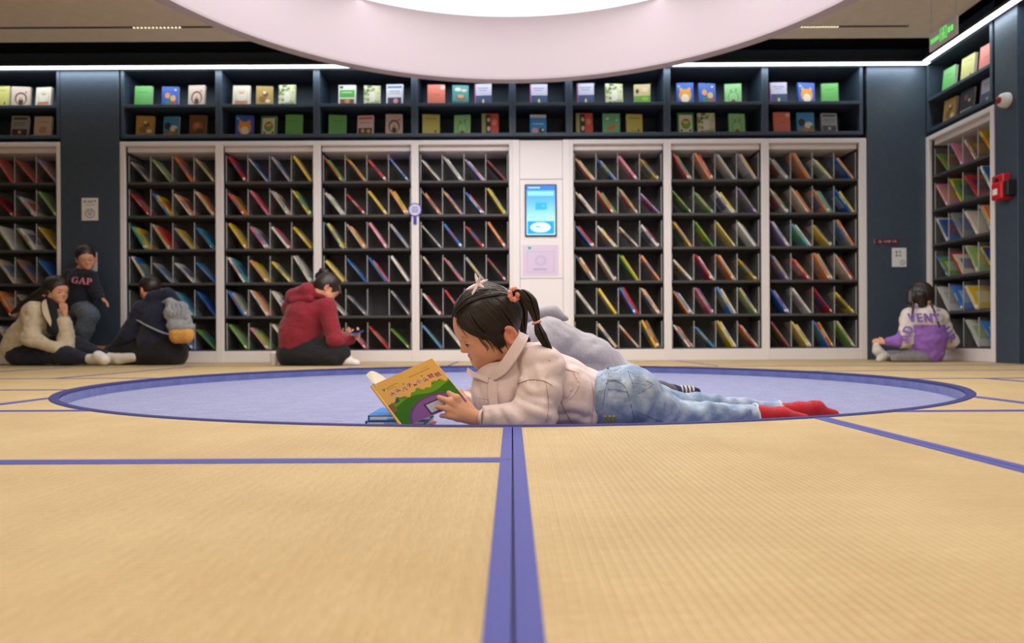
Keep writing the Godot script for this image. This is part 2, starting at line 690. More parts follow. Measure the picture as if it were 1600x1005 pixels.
func tatami_tex() -> Array:
	# 512 x 512 pixels cover 8 ribs (8 cm) by 8 cm: straws run across the ribs
	var n := 512
	var im := Image.create(n, n, false, Image.FORMAT_RGB8)
	var hm := Image.create(n, n, false, Image.FORMAT_L8)
	var r := RandomNumberGenerator.new()
	r.seed = 5
	var straws := 64
	var tone := []
	for k in 8:
		var row := []
		for s in straws:
			row.append(r.randf())
		tone.append(row)
	for y in n:
		var s := y * straws / n
		var fy := fposmod(float(y) * straws / n, 1.0)
		for x in n:
			var rib := x / 64
			var fx := (x % 64) / 64.0
			var ss := (s + (rib % 2) * 0) % straws
			var bulge := sin(PI * fx)
			var straw := sin(PI * fposmod(fy + (0.5 if (rib % 2) == 1 else 0.0), 1.0))
			var tn: float = tone[rib][ss] * 0.55 + tone[(rib / 3) % 8][ss] * 0.45
			var hgt := 0.25 + 0.5 * pow(bulge, 0.45) + 0.25 * straw * bulge
			hm.set_pixel(x, y, Color(hgt, hgt, hgt))
			var a := Color(0.82, 0.70, 0.49)
			var b := Color(0.91, 0.82, 0.62)
			im.set_pixel(x, y, a.lerp(b, tn))
	return [ImageTexture.create_from_image(im), ImageTexture.create_from_image(hm)]

func mats_and_pit() -> void:
	var tex := tatami_tex()
	var straw := StandardMaterial3D.new()
	straw.albedo_texture = tex[0]
	straw.heightmap_enabled = true
	straw.heightmap_texture = tex[1]
	straw.heightmap_scale = 0.28
	straw.uv1_scale = Vector3(12.5, 12.5, 1)
	straw.roughness = 0.40
	straw.detail_enabled = true
	straw.detail_blend_mode = BaseMaterial3D.BLEND_MODE_MUL
	straw.detail_albedo = noise_tex(0.012, 256, false, 1.0, 21, ramp2(Color(0.94, 0.92, 0.89), Color(1, 1, 1)))
	straw.detail_uv_layer = BaseMaterial3D.DETAIL_UV_2
	straw.uv2_triplanar = true
	straw.uv2_world_triplanar = true
	straw.uv2_scale = Vector3.ONE * 0.9
	var heri := cloth(rgb(70, 74, 152), rgb(78, 82, 162), 14.0, 0.75, 0.2, 0.0, 13)
	mats["heri"] = heri
	var disc := ring_poly(PIT_R)
	# x0, x1, z0, z1, swap (straws along z), border sides: l r n f (near, far), where it lies
	var list := [
		[-1.63, 0.0, -0.62, 0.29, true, "lrnf", "straw mat under the camera, left of the middle seam"],
		[-1.63, 0.0, 0.29, 1.18, true, "rnf", "large straw mat in left foreground, nearest the camera"],
		[-1.63, 0.0, 1.18, 2.06, true, "rnf", "straw mat between left foreground mat and pit edge"],
		[-3.4, -1.63, 0.29, 1.18, true, "nf", "straw mat beyond left edge of the foreground mat"],
		[-3.4, -1.63, 1.18, 2.06, true, "nf", "straw mat at far left, second row from the camera"],
		[-3.4, -1.63, 2.06, 2.96, true, "nfr", "straw mat left of the pit's leftmost tip"],
		[-1.63, -0.9, 2.06, 2.96, true, "nfl", "small sliver of straw mat below the pit's left tip"],
		[-3.4, -1.63, 2.96, 3.87, true, "nf", "straw mat beside the pit, third row on the left"],
		[-2.48, -1.2, 3.87, 5.6, false, "ln", "straw mat touching the pit's far left rim"],
		[-3.44, -2.48, 3.87, 5.6, false, "lrn", "straw mat in front of the seated family"],
		[-4.45, -3.44, 3.87, 5.6, false, "lrn", "straw mat at left edge in front of beige coat woman"],
		[-5.2, -3.4, 2.06, 3.87, true, "nf", "straw mat at far left edge of the room"],
		[-4.45, -2.48, 5.6, 6.53, true, "n", "straw mat under the seated family by the left pillar"],
		[-2.48, -0.5, 5.6, 6.53, true, "n", "straw mat under the woman in the red hoodie"],
		[-1.2, -0.5, 5.2, 5.6, true, "n", "narrow straw mat strip behind the pit, left half"],
		[-0.5, 1.5, 5.2, 6.53, true, "lr", "straw mat between far pit rim and touchscreen column"],
		[1.5, 3.775, 5.14, 6.53, true, "n", "straw mat under the girl in purple and white"],
		[0.0, 0.765, -0.62, 1.9, false, "lr", "large straw mat in right foreground beside the middle seam"],
		[0.765, 1.54, -0.62, 1.93, false, "lrf", "straw mat at right of the slanting blue seam"],
		[1.54, 3.775, 0.2, 1.93, false, "lf", "straw mat at far right, nearest row"],
		[1.0, 1.54, 1.93, 3.0, false, "nr", "small sliver of straw mat below the pit's right tip"],
		[1.54, 2.28, 1.93, 3.46, false, "lrnf", "straw mat touching the pit's rightmost tip"],
		[2.28, 3.775, 1.93, 3.46, false, "lnf", "straw mat at right edge level with the pit's tip"],
		[1.4, 3.775, 3.46, 4.32, true, "nf", "straw mat beside the pit, third row on the right"],
		[0.8, 3.775, 4.32, 5.14, true, "nf", "straw mat beyond the pit's far right rim"],
	]
	var hb := 0.0195
	var g := 0.0012
	for e in list:
		var x0: float = e[0] + g
		var x1: float = e[1] - g
		var z0: float = e[2] + g
		var z1: float = e[3] - g
		var bx0 := x0 + (hb if "l" in e[5] else 0.0)
		var bx1 := x1 - (hb if "r" in e[5] else 0.0)
		var bz0 := z0 + (hb if "n" in e[5] else 0.0)
		var bz1 := z1 - (hb if "f" in e[5] else 0.0)
		var t := thing("tatami_mat", e[6], "tatami mat", Vector3.ZERO, 0.0, "tatami mats")
		var pieces := [["straw_surface", bx0, bx1, bz0, bz1]]
		if "l" in e[5]: pieces.append(["border", x0, bx0, z0, z1])
		if "r" in e[5]: pieces.append(["border", bx1, x1, z0, z1])
		if "n" in e[5]: pieces.append(["border", bx0, bx1, z0, bz0])
		if "f" in e[5]: pieces.append(["border", bx0, bx1, bz1, z1])
		for p in pieces:
			var rect := PackedVector2Array([Vector2(p[1], p[3]), Vector2(p[2], p[3]), Vector2(p[2], p[4]), Vector2(p[1], p[4])])
			for poly in Geometry2D.clip_polygons(rect, disc):
				if poly.size() >= 3 and not Geometry2D.is_polygon_clockwise(poly):
					part(t, p[0], slab(poly, -0.05, 0.0 if p[0] == "straw_surface" else 0.0012, e[4]), straw if p[0] == "straw_surface" else heri)
	# sunken round pit: wrapped rim, low wall, carpet
	var felt := cloth(rgb(130, 134, 172), rgb(142, 146, 184), 1.0, 0.95, 0.35, 0.3, 14)
	var wallfelt := cloth(rgb(82, 90, 150), rgb(100, 108, 168), 2.0, 0.95, 0.35, 0.3, 15)
	var t2 := thing("reading_pit", "round sunken reading pit with lavender carpet and blue rim", "reading pit", Vector3(PIT.x, 0, -PIT.y))
	t2.set_meta("kind", "structure")
	part(t2, "rim", lathe(PackedVector2Array([Vector2(PIT_R, -0.05), Vector2(PIT_R, 0.0), Vector2(PIT_R - 0.004, 0.003), Vector2(PIT_R - 0.027, 0.003), Vector2(PIT_R - 0.031, -0.001), Vector2(PIT_R - 0.031, -0.01)]), 192), cloth(rgb(42, 46, 104), rgb(50, 54, 114), 8.0, 0.9, 0.2, 0.0, 16))
	part(t2, "pit_wall", lathe(PackedVector2Array([Vector2(PIT_R - 0.031, -0.01), Vector2(PIT_R - 0.033, -0.047)]), 192), wallfelt)
	part(t2, "carpet", lathe(PackedVector2Array([Vector2(PIT_R - 0.02, -0.0535), Vector2(PIT_R - 0.02, -0.045), Vector2(0.0, -0.045)]), 128), felt)

# ---------------------------------------------------------------- bookcases and books
const TONES := {
	"r": ["red", 190, 44, 44], "o": ["orange", 222, 128, 66], "y": ["yellow", 222, 192, 52], "g": ["green", 110, 160, 70], "t": ["teal", 50, 140, 150], "b": ["blue", 46, 108, 190],
	"n": ["navy", 40, 50, 105], "p": ["pink", 220, 110, 140], "v": ["violet", 150, 120, 190], "w": ["white", 222, 220, 216], "c": ["cream", 214, 190, 160], "k": ["black", 36, 36, 40],
	"e": ["grey", 150, 150, 150], "m": ["maroon", 128, 34, 48], "d": ["brown", 120, 74, 44],
}
const ORD := ["first", "second", "third", "fourth"]
const ROWS := ["top", "second", "third", "fourth", "fifth", "bottom"]
const SHELF_Y := [1.657, 1.349, 1.041, 0.733, 0.425, 0.117]

func bookcase(label: String, at: Vector3, turn: float, w: float, extra_l := 0.0, extra_r := 0.0) -> Node3D:
	var t := thing("bookcase", label, "bookcase", at, turn, "white framed bookcases")
	var white := mat(rgb(232, 227, 228), 0.5)
	var grey := mat(rgb(70, 70, 72), 0.6)
	var edge := mat(rgb(190, 192, 194), 0.35)
	var pane := mats.get("acrylic") as StandardMaterial3D
	if pane == null:
		pane = StandardMaterial3D.new()
		pane.transparency = BaseMaterial3D.TRANSPARENCY_ALPHA
		pane.albedo_color = Color(0.8, 0.82, 0.84, 0.07)
		pane.roughness = 0.1
		mats["acrylic"] = pane
	var hw := w / 2
	# frame: posts, top rail in two steps, plinth
	part(t, "post", cbox(Vector3(0.034 + extra_l, 2.02, 0.03), 0.003), white, Vector3(-hw + 0.017 - extra_l / 2, 1.01, -0.015))
	part(t, "post", cbox(Vector3(0.034 + extra_r, 2.02, 0.03), 0.003), white, Vector3(hw - 0.017 + extra_r / 2, 1.01, -0.015))
	for s in [-1, 1]:
		part(t, "side_panel", cbox(Vector3(0.031, 2.0, 0.33), 0.001), grey, Vector3(s * (hw - 0.0158), 1.0, -0.196))
	part(t, "top_rail", cbox(Vector3(w - 0.066, 0.04, 0.36), 0.003), white, Vector3(0, 2.0, -0.18))
	part(t, "light_pelmet", cbox(Vector3(w - 0.066, 0.045, 0.3), 0.004), white, Vector3(0, 1.957, -0.20))
	part(t, "plinth", cbox(Vector3(w - 0.066, 0.106, 0.35), 0.003), white, Vector3(0, 0.053, -0.178))
	part(t, "back_panel", cbox(Vector3(w - 0.066, 1.86, 0.012), 0.001), grey, Vector3(0, 1.03, -0.345))
	var pitch := (w - 0.096) / 4
	for r in 6:
		part(t, "shelf", cbox(Vector3(w - 0.067, 0.022, 0.32), 0.002), grey, Vector3(0, SHELF_Y[r] - 0.011, -0.185))
		for k in 5:
			var d := part(t, "divider", cbox(Vector3(0.003, 0.245, 0.24), 0.0008), pane, Vector3(-hw + 0.048 + pitch * k, SHELF_Y[r] + 0.123, -0.17))
			part(d, "front_edge", cbox(Vector3(0.006, 0.245, 0.006), 0.001), edge, Vector3(0, 0, 0.122))
	return t

func book_mesh(l: float, th: float, w: float) -> Array:
	# cover (two boards and a spine) and page block; spine towards +z, foot at y 0
	var key := "bk%.3f_%.3f_%.3f" % [l, th, w]
	if meshes.has(key):
		return meshes[key]
	var st := begin()
	var bd := 0.0022
	add_cbox(st, Vector3(-th / 2 + bd / 2, l / 2, 0), Vector3(bd, l, w), 0.0006)
	add_cbox(st, Vector3(th / 2 - bd / 2, l / 2, 0), Vector3(bd, l, w), 0.0006)
	add_cbox(st, Vector3(0, l / 2, w / 2 - bd / 2), Vector3(th, l, bd), 0.0008)
	var cover := done(st)
	var pages := cbox(Vector3(th - bd * 2 + 0.0002, l - 0.008, w - 0.008), 0.0005)
	meshes[key] = [cover, pages]
	return meshes[key]

func leaning_books(at: Vector3, turn: float, pitch: float, code: String, label: String, r: RandomNumberGenerator, group: String) -> void:
	# at: foot of the left divider on the shelf
	var n := code.length()
	var ths := []
	var tot := 0.0
	for i in n:
		var th: float = [0.010, 0.013, 0.016, 0.020][r.randi() % 4]
		if n == 1:
			th = [0.014, 0.018, 0.024][r.randi() % 3]
		ths.append(th)
		tot += th
	var l: float = [0.25, 0.265, 0.285][r.randi() % 3]
	var reach := minf(pitch - 0.007 - tot * 1.12, l * 0.70)
	var th0 := asin(reach / l)
	var x := 0.005 + reach
	var bas := Basis(Vector3.UP, turn)
	for i in n:
		var li: float = l if i == 0 else l - 0.004 - 0.02 * r.randf()
		li = snappedf(li, 0.01)
		var w: float = [0.17, 0.19, 0.2][r.randi() % 3]
		var ch := code[i]
		var tn: Array = TONES[ch]
		var lb := label
		if n > 1:
			lb = (["left", "right"] if n == 2 else ["left", "middle", "right"])[i] + "most " + label if n > 2 or true else label
			if i == 1 and n == 3:
				lb = "middle " + label
		lb = lb.replace("*", tn[0])
		var t := thing("picture_book", lb, "book", Vector3.ZERO, 0.0, group)
		var ms := book_mesh(li, ths[i], w)
		var c := Color8(tn[1], tn[2], tn[3])
		var jit := r.randi() % 3
		c = c.lightened(0.24) if jit == 1 else (c.darkened(0.05) if jit == 2 else c.lightened(0.1))
		part(t, "cover", ms[0], mat(c, 0.45))
		part(t, "pages", ms[1], mat(rgb(226, 220, 206), 0.9), Vector3(0, li / 2, -0.003))
		# spine sticker and a printed band on the spine
		if r.randf() < 0.55:
			part(t, "spine_label", cbox(Vector3(ths[i] - 0.002, 0.024, 0.0014), 0.0004), mat(rgb(235, 235, 232), 0.6), Vector3(0, 0.03, w / 2 + 0.0004))
		var other: Array = TONES[["w", "y", "b", "r", "c", "g", "e", "n"][r.randi() % 8]]
		var c2 := Color8(other[1], other[2], other[3])
		part(t, "spine_print", cbox(Vector3(ths[i] * 0.55, li * (0.25 + 0.2 * r.randf()), 0.0012), 0.0004), mat(c2.lerp(c, 0.35), 0.5), Vector3(0, li * 0.55, w / 2 + 0.0003))
		# a printed picture on both boards
		part(t, "cover_print", cbox(Vector3(ths[i] + 0.0006, snappedf(li * 0.5, 0.01), w * 0.7), 0.0003), mat(c2.lerp(c, 0.45), 0.5), Vector3(0, li * 0.52, -0.005))
		var up := Vector3(-sin(th0), cos(th0), 0)
		var rt := Vector3(cos(th0), sin(th0), 0)
		var local: Vector3 = Vector3(x, 0.0005, 0) + rt * (ths[i] / 2)
		t.position = at + bas * (local + Vector3(0, 0, -0.05 - w / 2 - 0.004 * r.randf()))
		t.basis = bas * Basis(rt, up, Vector3(0, 0, 1))
		x += ths[i] / cos(th0) + 0.0006

func fill(at: Vector3, turn: float, w: float, rows: Array, where: String, first_slot := 0) -> void:
	var r := RandomNumberGenerator.new()
	r.seed = hash(where)
	var pitch := (w - 0.096) / 4
	var bas := Basis(Vector3.UP, turn)
	for row in rows.size():
		var slots: PackedStringArray = rows[row].split(" ")
		for s in slots.size():
			if slots[s] == "-":
				continue
			var k := s + first_slot
			var p := Vector3(-w / 2 + 0.048 + pitch * k + 0.002, SHELF_Y[row], 0)
			leaning_books(at + bas * p, turn, pitch - 0.004, slots[s], "* book, %s slot on %s shelf, %s" % [ORD[k], ROWS[row], where], r, "leaning picture books")

var cover_cache := {}

func disc_px(im: Image, cx: float, cy: float, rx: float, ry: float, c: Color) -> void:
	for y in range(maxi(0, int(cy - ry)), mini(im.get_height(), int(cy + ry) + 1)):
		for x in range(maxi(0, int(cx - rx)), mini(im.get_width(), int(cx + rx) + 1)):
			var q := Vector2((x - cx) / rx, (y - cy) / ry)
			if q.length_squared() <= 1.0:
				im.set_pixel(x, y, c)

func cover_mat(kind: String) -> StandardMaterial3D:
	if cover_cache.has(kind):
		return cover_cache[kind]
	var w := 60
	var h := 76
	var im := Image.create(w, h, false, Image.FORMAT_RGB8)
	var r := RandomNumberGenerator.new()
	r.seed = hash(kind)
	var fillc := func(c: Color) -> void: im.fill(c)
	var lines := func(y: int, c: Color, x0: int, x1: int) -> void:
		var x := x0
		while x < x1:
			var k := 2 + r.randi() % 4
			im.fill_rect(Rect2i(x, y, mini(k, x1 - x), 3), c)
			x += k + 1
	match kind:
		"green":
			fillc.call(rgb(104, 180, 96)); lines.call(22, rgb(70, 140, 66), 14, 46); im.fill_rect(Rect2i(44, 68, 8, 4), rgb(60, 110, 60))
		"olive":
			fillc.call(rgb(196, 190, 98)); lines.call(14, rgb(130, 120, 60), 12, 48); disc_px(im, 44, 62, 3, 5, rgb(70, 60, 40))
		"coral":
			fillc.call(rgb(222, 118, 98)); lines.call(36, rgb(190, 90, 74), 22, 42); disc_px(im, 52, 10, 9, 8, rgb(235, 190, 180))
		"blue_orange":
			fillc.call(rgb(52, 92, 176)); disc_px(im, 20, 34, 9, 11, rgb(222, 150, 80)); disc_px(im, 40, 44, 10, 12, rgb(214, 176, 110)); disc_px(im, 24, 60, 12, 10, rgb(60, 130, 90)); disc_px(im, 44, 62, 7, 8, rgb(200, 70, 60)); disc_px(im, 48, 12, 3, 3, rgb(240, 235, 210))
		"orange_ball":
			fillc.call(rgb(50, 96, 190)); disc_px(im, 30, 46, 22, 24, rgb(232, 158, 56)); disc_px(im, 16, 24, 6, 7, rgb(232, 158, 56)); disc_px(im, 44, 24, 6, 7, rgb(232, 158, 56)); disc_px(im, 30, 56, 14, 16, rgb(244, 232, 206)); disc_px(im, 8, 12, 5, 4, rgb(120, 190, 220))
		"cream_wreath":
			fillc.call(rgb(206, 186, 172)); disc_px(im, 30, 44, 20, 24, rgb(120, 80, 62)); disc_px(im, 30, 46, 15, 19, rgb(210, 192, 178)); disc_px(im, 30, 56, 8, 12, rgb(74, 52, 44)); disc_px(im, 30, 44, 5, 6, rgb(196, 150, 110)); disc_px(im, 46, 20, 4, 4, rgb(200, 100, 80))
		"cream_red":
			fillc.call(rgb(220, 212, 192)); disc_px(im, 30, 40, 22, 26, rgb(206, 200, 176)); disc_px(im, 30, 38, 18, 20, rgb(226, 220, 204)); lines.call(22, rgb(196, 80, 70), 22, 40); lines.call(27, rgb(196, 80, 70), 22, 40); im.fill_rect(Rect2i(8, 56, 44, 12), rgb(206, 130, 96))
		"gold":
			fillc.call(rgb(176, 146, 74)); disc_px(im, 34, 32, 10, 9, rgb(120, 84, 40)); disc_px(im, 24, 50, 14, 13, rgb(140, 104, 50)); disc_px(im, 42, 56, 9, 7, rgb(226, 214, 180)); disc_px(im, 30, 24, 5, 5, rgb(230, 220, 190))
		"sky_scene":
			fillc.call(rgb(62, 140, 196)); disc_px(im, 16, 36, 12, 14, rgb(40, 46, 56)); disc_px(im, 40, 46, 14, 12, rgb(226, 220, 206)); im.fill_rect(Rect2i(0, 58, 60, 18), rgb(150, 126, 90)); disc_px(im, 30, 62, 8, 8, rgb(206, 130, 60)); disc_px(im, 50, 54, 6, 8, rgb(90, 140, 60))
		"umber":
			fillc.call(rgb(112, 74, 44)); disc_px(im, 28, 40, 18, 16, rgb(156, 100, 56)); disc_px(im, 26, 36, 9, 8, rgb(186, 122, 90)); disc_px(im, 36, 56, 14, 8, rgb(90, 56, 34))
		"leafy":
			fillc.call(rgb(206, 206, 168))
			for i in 26: disc_px(im, r.randf() * 60, r.randf() * 76, 3 + r.randf() * 6, 3 + r.randf() * 4, [rgb(120, 140, 84), rgb(84, 104, 60), rgb(170, 178, 130)][r.randi() % 3])
			disc_px(im, 30, 44, 12, 20, rgb(226, 224, 206))
		"white_green":
			fillc.call(rgb(214, 216, 206)); im.fill_rect(Rect2i(4, 18, 52, 28), rgb(80, 166, 70)); lines.call(26, rgb(220, 235, 210), 12, 46); im.fill_rect(Rect2i(6, 52, 48, 20), rgb(120, 84, 50)); disc_px(im, 30, 60, 9, 8, rgb(210, 140, 90)); im.fill_rect(Rect2i(4, 4, 12, 9), rgb(60, 60, 60))
		"white_text":
			fillc.call(rgb(206, 208, 214)); im.fill_rect(Rect2i(4, 6, 52, 8), rgb(80, 110, 170)); lines.call(24, rgb(60, 70, 110), 10, 50); lines.call(32, rgb(120, 130, 160), 10, 50); im.fill_rect(Rect2i(6, 48, 48, 24), rgb(60, 54, 90)); disc_px(im, 34, 60, 9, 9, rgb(214, 150, 150))
		"rose_text":
			fillc.call(rgb(220, 200, 196)); im.fill_rect(Rect2i(4, 6, 52, 8), rgb(206, 100, 80)); lines.call(26, rgb(190, 110, 110), 10, 50); im.fill_rect(Rect2i(4, 48, 52, 22), rgb(90, 66, 50)); disc_px(im, 20, 58, 7, 8, rgb(220, 170, 120)); disc_px(im, 42, 60, 7, 8, rgb(206, 180, 100))
		"face_green":
			fillc.call(rgb(56, 132, 60)); im.fill_rect(Rect2i(6, 8, 48, 64), rgb(214, 214, 190)); disc_px(im, 30, 40, 16, 18, rgb(70, 90, 50)); disc_px(im, 30, 46, 14, 10, rgb(110, 170, 70)); disc_px(im, 30, 34, 13, 7, rgb(220, 184, 90)); disc_px(im, 14, 64, 4, 4, rgb(40, 50, 40)); disc_px(im, 46, 64, 4, 4, rgb(40, 50, 40))
		"teal_sea":
			fillc.call(rgb(70, 150, 150)); disc_px(im, 20, 16, 12, 7, rgb(216, 210, 190)); disc_px(im, 42, 20, 10, 6, rgb(216, 196, 170)); disc_px(im, 30, 48, 18, 12, rgb(150, 110, 80)); disc_px(im, 30, 42, 12, 7, rgb(210, 170, 130)); im.fill_rect(Rect2i(0, 62, 60, 14), rgb(40, 110, 120))
		"lavender":
			fillc.call(rgb(190, 188, 206)); im.fill_rect(Rect2i(0, 42, 60, 34), rgb(64, 80, 120)); lines.call(14, rgb(80, 80, 120), 10, 50); lines.call(22, rgb(120, 110, 150), 16, 44); disc_px(im, 30, 62, 4, 7, rgb(220, 206, 130)); im.fill_rect(Rect2i(0, 0, 4, 76), rgb(170, 90, 150))
		"mint_bear":
			fillc.call(rgb(140, 196, 130)); disc_px(im, 30, 52, 18, 22, rgb(84, 142, 84)); disc_px(im, 30, 52, 16, 20, rgb(150, 206, 138)); disc_px(im, 22, 26, 3, 6, rgb(84, 142, 84)); disc_px(im, 40, 24, 3, 6, rgb(84, 142, 84)); disc_px(im, 30, 66, 8, 7, rgb(130, 84, 50))
		"mint_fox":
			fillc.call(rgb(112, 182, 128)); disc_px(im, 26, 54, 12, 9, rgb(206, 120, 80)); disc_px(im, 40, 44, 6, 8, rgb(206, 120, 80)); disc_px(im, 16, 18, 5, 4, rgb(220, 235, 220)); disc_px(im, 48, 24, 4, 3, rgb(220, 235, 220))
		"red_black":
			fillc.call(rgb(196, 80, 60)); im.fill_rect(Rect2i(0, 0, 14, 76), rgb(150, 160, 90)); im.fill_rect(Rect2i(14, 4, 18, 68), rgb(50, 38, 34)); disc_px(im, 24, 22, 6, 8, rgb(210, 180, 140)); disc_px(im, 44, 30, 9, 12, rgb(220, 130, 100)); disc_px(im, 24, 54, 6, 9, rgb(206, 190, 160))
		"blue_white":
			fillc.call(rgb(48, 140, 196)); im.fill_rect(Rect2i(0, 0, 60, 12), rgb(214, 214, 206)); lines.call(34, rgb(230, 240, 245), 10, 50); disc_px(im, 18, 62, 11, 12, rgb(214, 150, 160)); disc_px(im, 42, 62, 10, 12, rgb(50, 50, 56)); disc_px(im, 46, 58, 4, 5, rgb(235, 230, 210))
		"tan_green":
			fillc.call(rgb(196, 176, 130)); im.fill_rect(Rect2i(0, 44, 60, 32), rgb(112, 162, 62)); disc_px(im, 12, 26, 6, 9, rgb(60, 50, 40)); disc_px(im, 40, 22, 12, 8, rgb(214, 196, 160)); disc_px(im, 40, 56, 12, 8, rgb(140, 186, 80))
		"grey_print":
			fillc.call(rgb(150, 154, 156)); im.fill_rect(Rect2i(6, 6, 48, 7), rgb(60, 62, 66)); lines.call(24, rgb(80, 84, 90), 8, 52); lines.call(32, rgb(110, 112, 118), 8, 52); im.fill_rect(Rect2i(4, 48, 52, 24), rgb(70, 40, 46)); disc_px(im, 30, 58, 6, 6, rgb(190, 180, 170))
		"dark_figure":
			fillc.call(rgb(44, 40, 42)); disc_px(im, 26, 24, 7, 9, rgb(150, 70, 70)); disc_px(im, 42, 36, 5, 5, rgb(206, 196, 180)); im.fill_rect(Rect2i(4, 60, 52, 10), rgb(170, 166, 160))
		"pale":
			fillc.call(rgb(206, 190, 178)); lines.call(20, rgb(160, 120, 110), 10, 50); disc_px(im, 30, 50, 14, 14, rgb(190, 150, 130))
	var m := StandardMaterial3D.new()
	m.albedo_texture = ImageTexture.create_from_image(im)
	m.roughness = 0.45
	cover_cache[kind] = m
	return m

const KIND_WORDS := {
	"green": "plain green", "olive": "olive yellow", "coral": "coral pink", "blue_orange": "blue and orange", "orange_ball": "blue book with big orange ball", "cream_wreath": "beige wreath-pattern", "cream_red": "cream and red",
	"gold": "golden brown", "sky_scene": "sky blue scenic", "umber": "dark brown", "leafy": "pale leafy green", "white_green": "white and green banded", "white_text": "white and navy", "rose_text": "rose and brown",
	"face_green": "green framed", "teal_sea": "teal sea-scene", "lavender": "lavender and navy", "mint_bear": "mint green", "mint_fox": "green and orange", "red_black": "red and black", "blue_white": "bright blue and white",
	"tan_green": "tan and green", "grey_print": "grey printed", "dark_figure": "black", "pale": "pale pink",
}

func display_book(kind: String, at: Vector3, turn: float, where: String, w := 0.155, h := 0.19) -> void:
	var t := thing("display_book", "%s display book, %s" % [KIND_WORDS[kind], where], "book", at, turn, "books displayed cover out")
	var th := 0.024
	var cm := cover_mat(kind)
	var c: Color = cm.albedo_texture.get_image().get_pixel(2, 40)
	t.rotation.x = 0.0
	var lean := Basis(Vector3.RIGHT, -0.10)
	t.basis = Basis(Vector3.UP, turn) * lean
	var st := begin()
	add_cbox(st, Vector3(0, h / 2, -0.0012), Vector3(w, h, 0.0024), 0.0005)
	add_cbox(st, Vector3(0, h / 2, -th), Vector3(w, h, 0.0024), 0.0005)
	add_cbox(st, Vector3(-w / 2 + 0.0012, h / 2, -th / 2), Vector3(0.0024, h, th), 0.0005)
	part(t, "cover", done(st), mat(c, 0.5))
	part(t, "pages", cbox(Vector3(w - 0.006, h - 0.008, th - 0.004), 0.0004), mat(rgb(226, 220, 206), 0.9), Vector3(0.001, h / 2, -th / 2))
	var q := begin()
	uvquad(q, Vector3(-w / 2, 0, 0.0006), Vector3(w / 2, 0, 0.0006), Vector3(w / 2, h, 0.0006), Vector3(-w / 2, h, 0.0006))
	part(t, "cover_picture", done(q), cm)

func upper_unit(label: String, at: Vector3, turn: float, w: float) -> void:
	var t := thing("display_shelf", label, "shelf", at, turn, "dark display shelves above the bookcases")
	var navy: Material = mats["navy"]
	for s in [-1, 1]:
		part(t, "side_panel", cbox(Vector3(0.03, 0.633, 0.4), 0.002), navy, Vector3(s * (w / 2 - 0.015), 0.3445, -0.2))
	part(t, "shelf", cbox(Vector3(w - 0.06, 0.028, 0.38), 0.002), navy, Vector3(0, 0.321, -0.19))
	part(t, "shelf", cbox(Vector3(w - 0.06, 0.03, 0.39), 0.002), navy, Vector3(0, 0.045, -0.195))
	part(t, "top_panel", cbox(Vector3(w - 0.06, 0.02, 0.39), 0.002), navy, Vector3(0, 0.65, -0.195))
	part(t, "back_panel", cbox(Vector3(w - 0.06, 0.66, 0.012), 0.001), navy, Vector3(0, 0.33, -0.39))
	part(t, "base_batten", cbox(Vector3(w, 0.026, 0.30), 0.001), navy, Vector3(0, 0.014, -0.24))

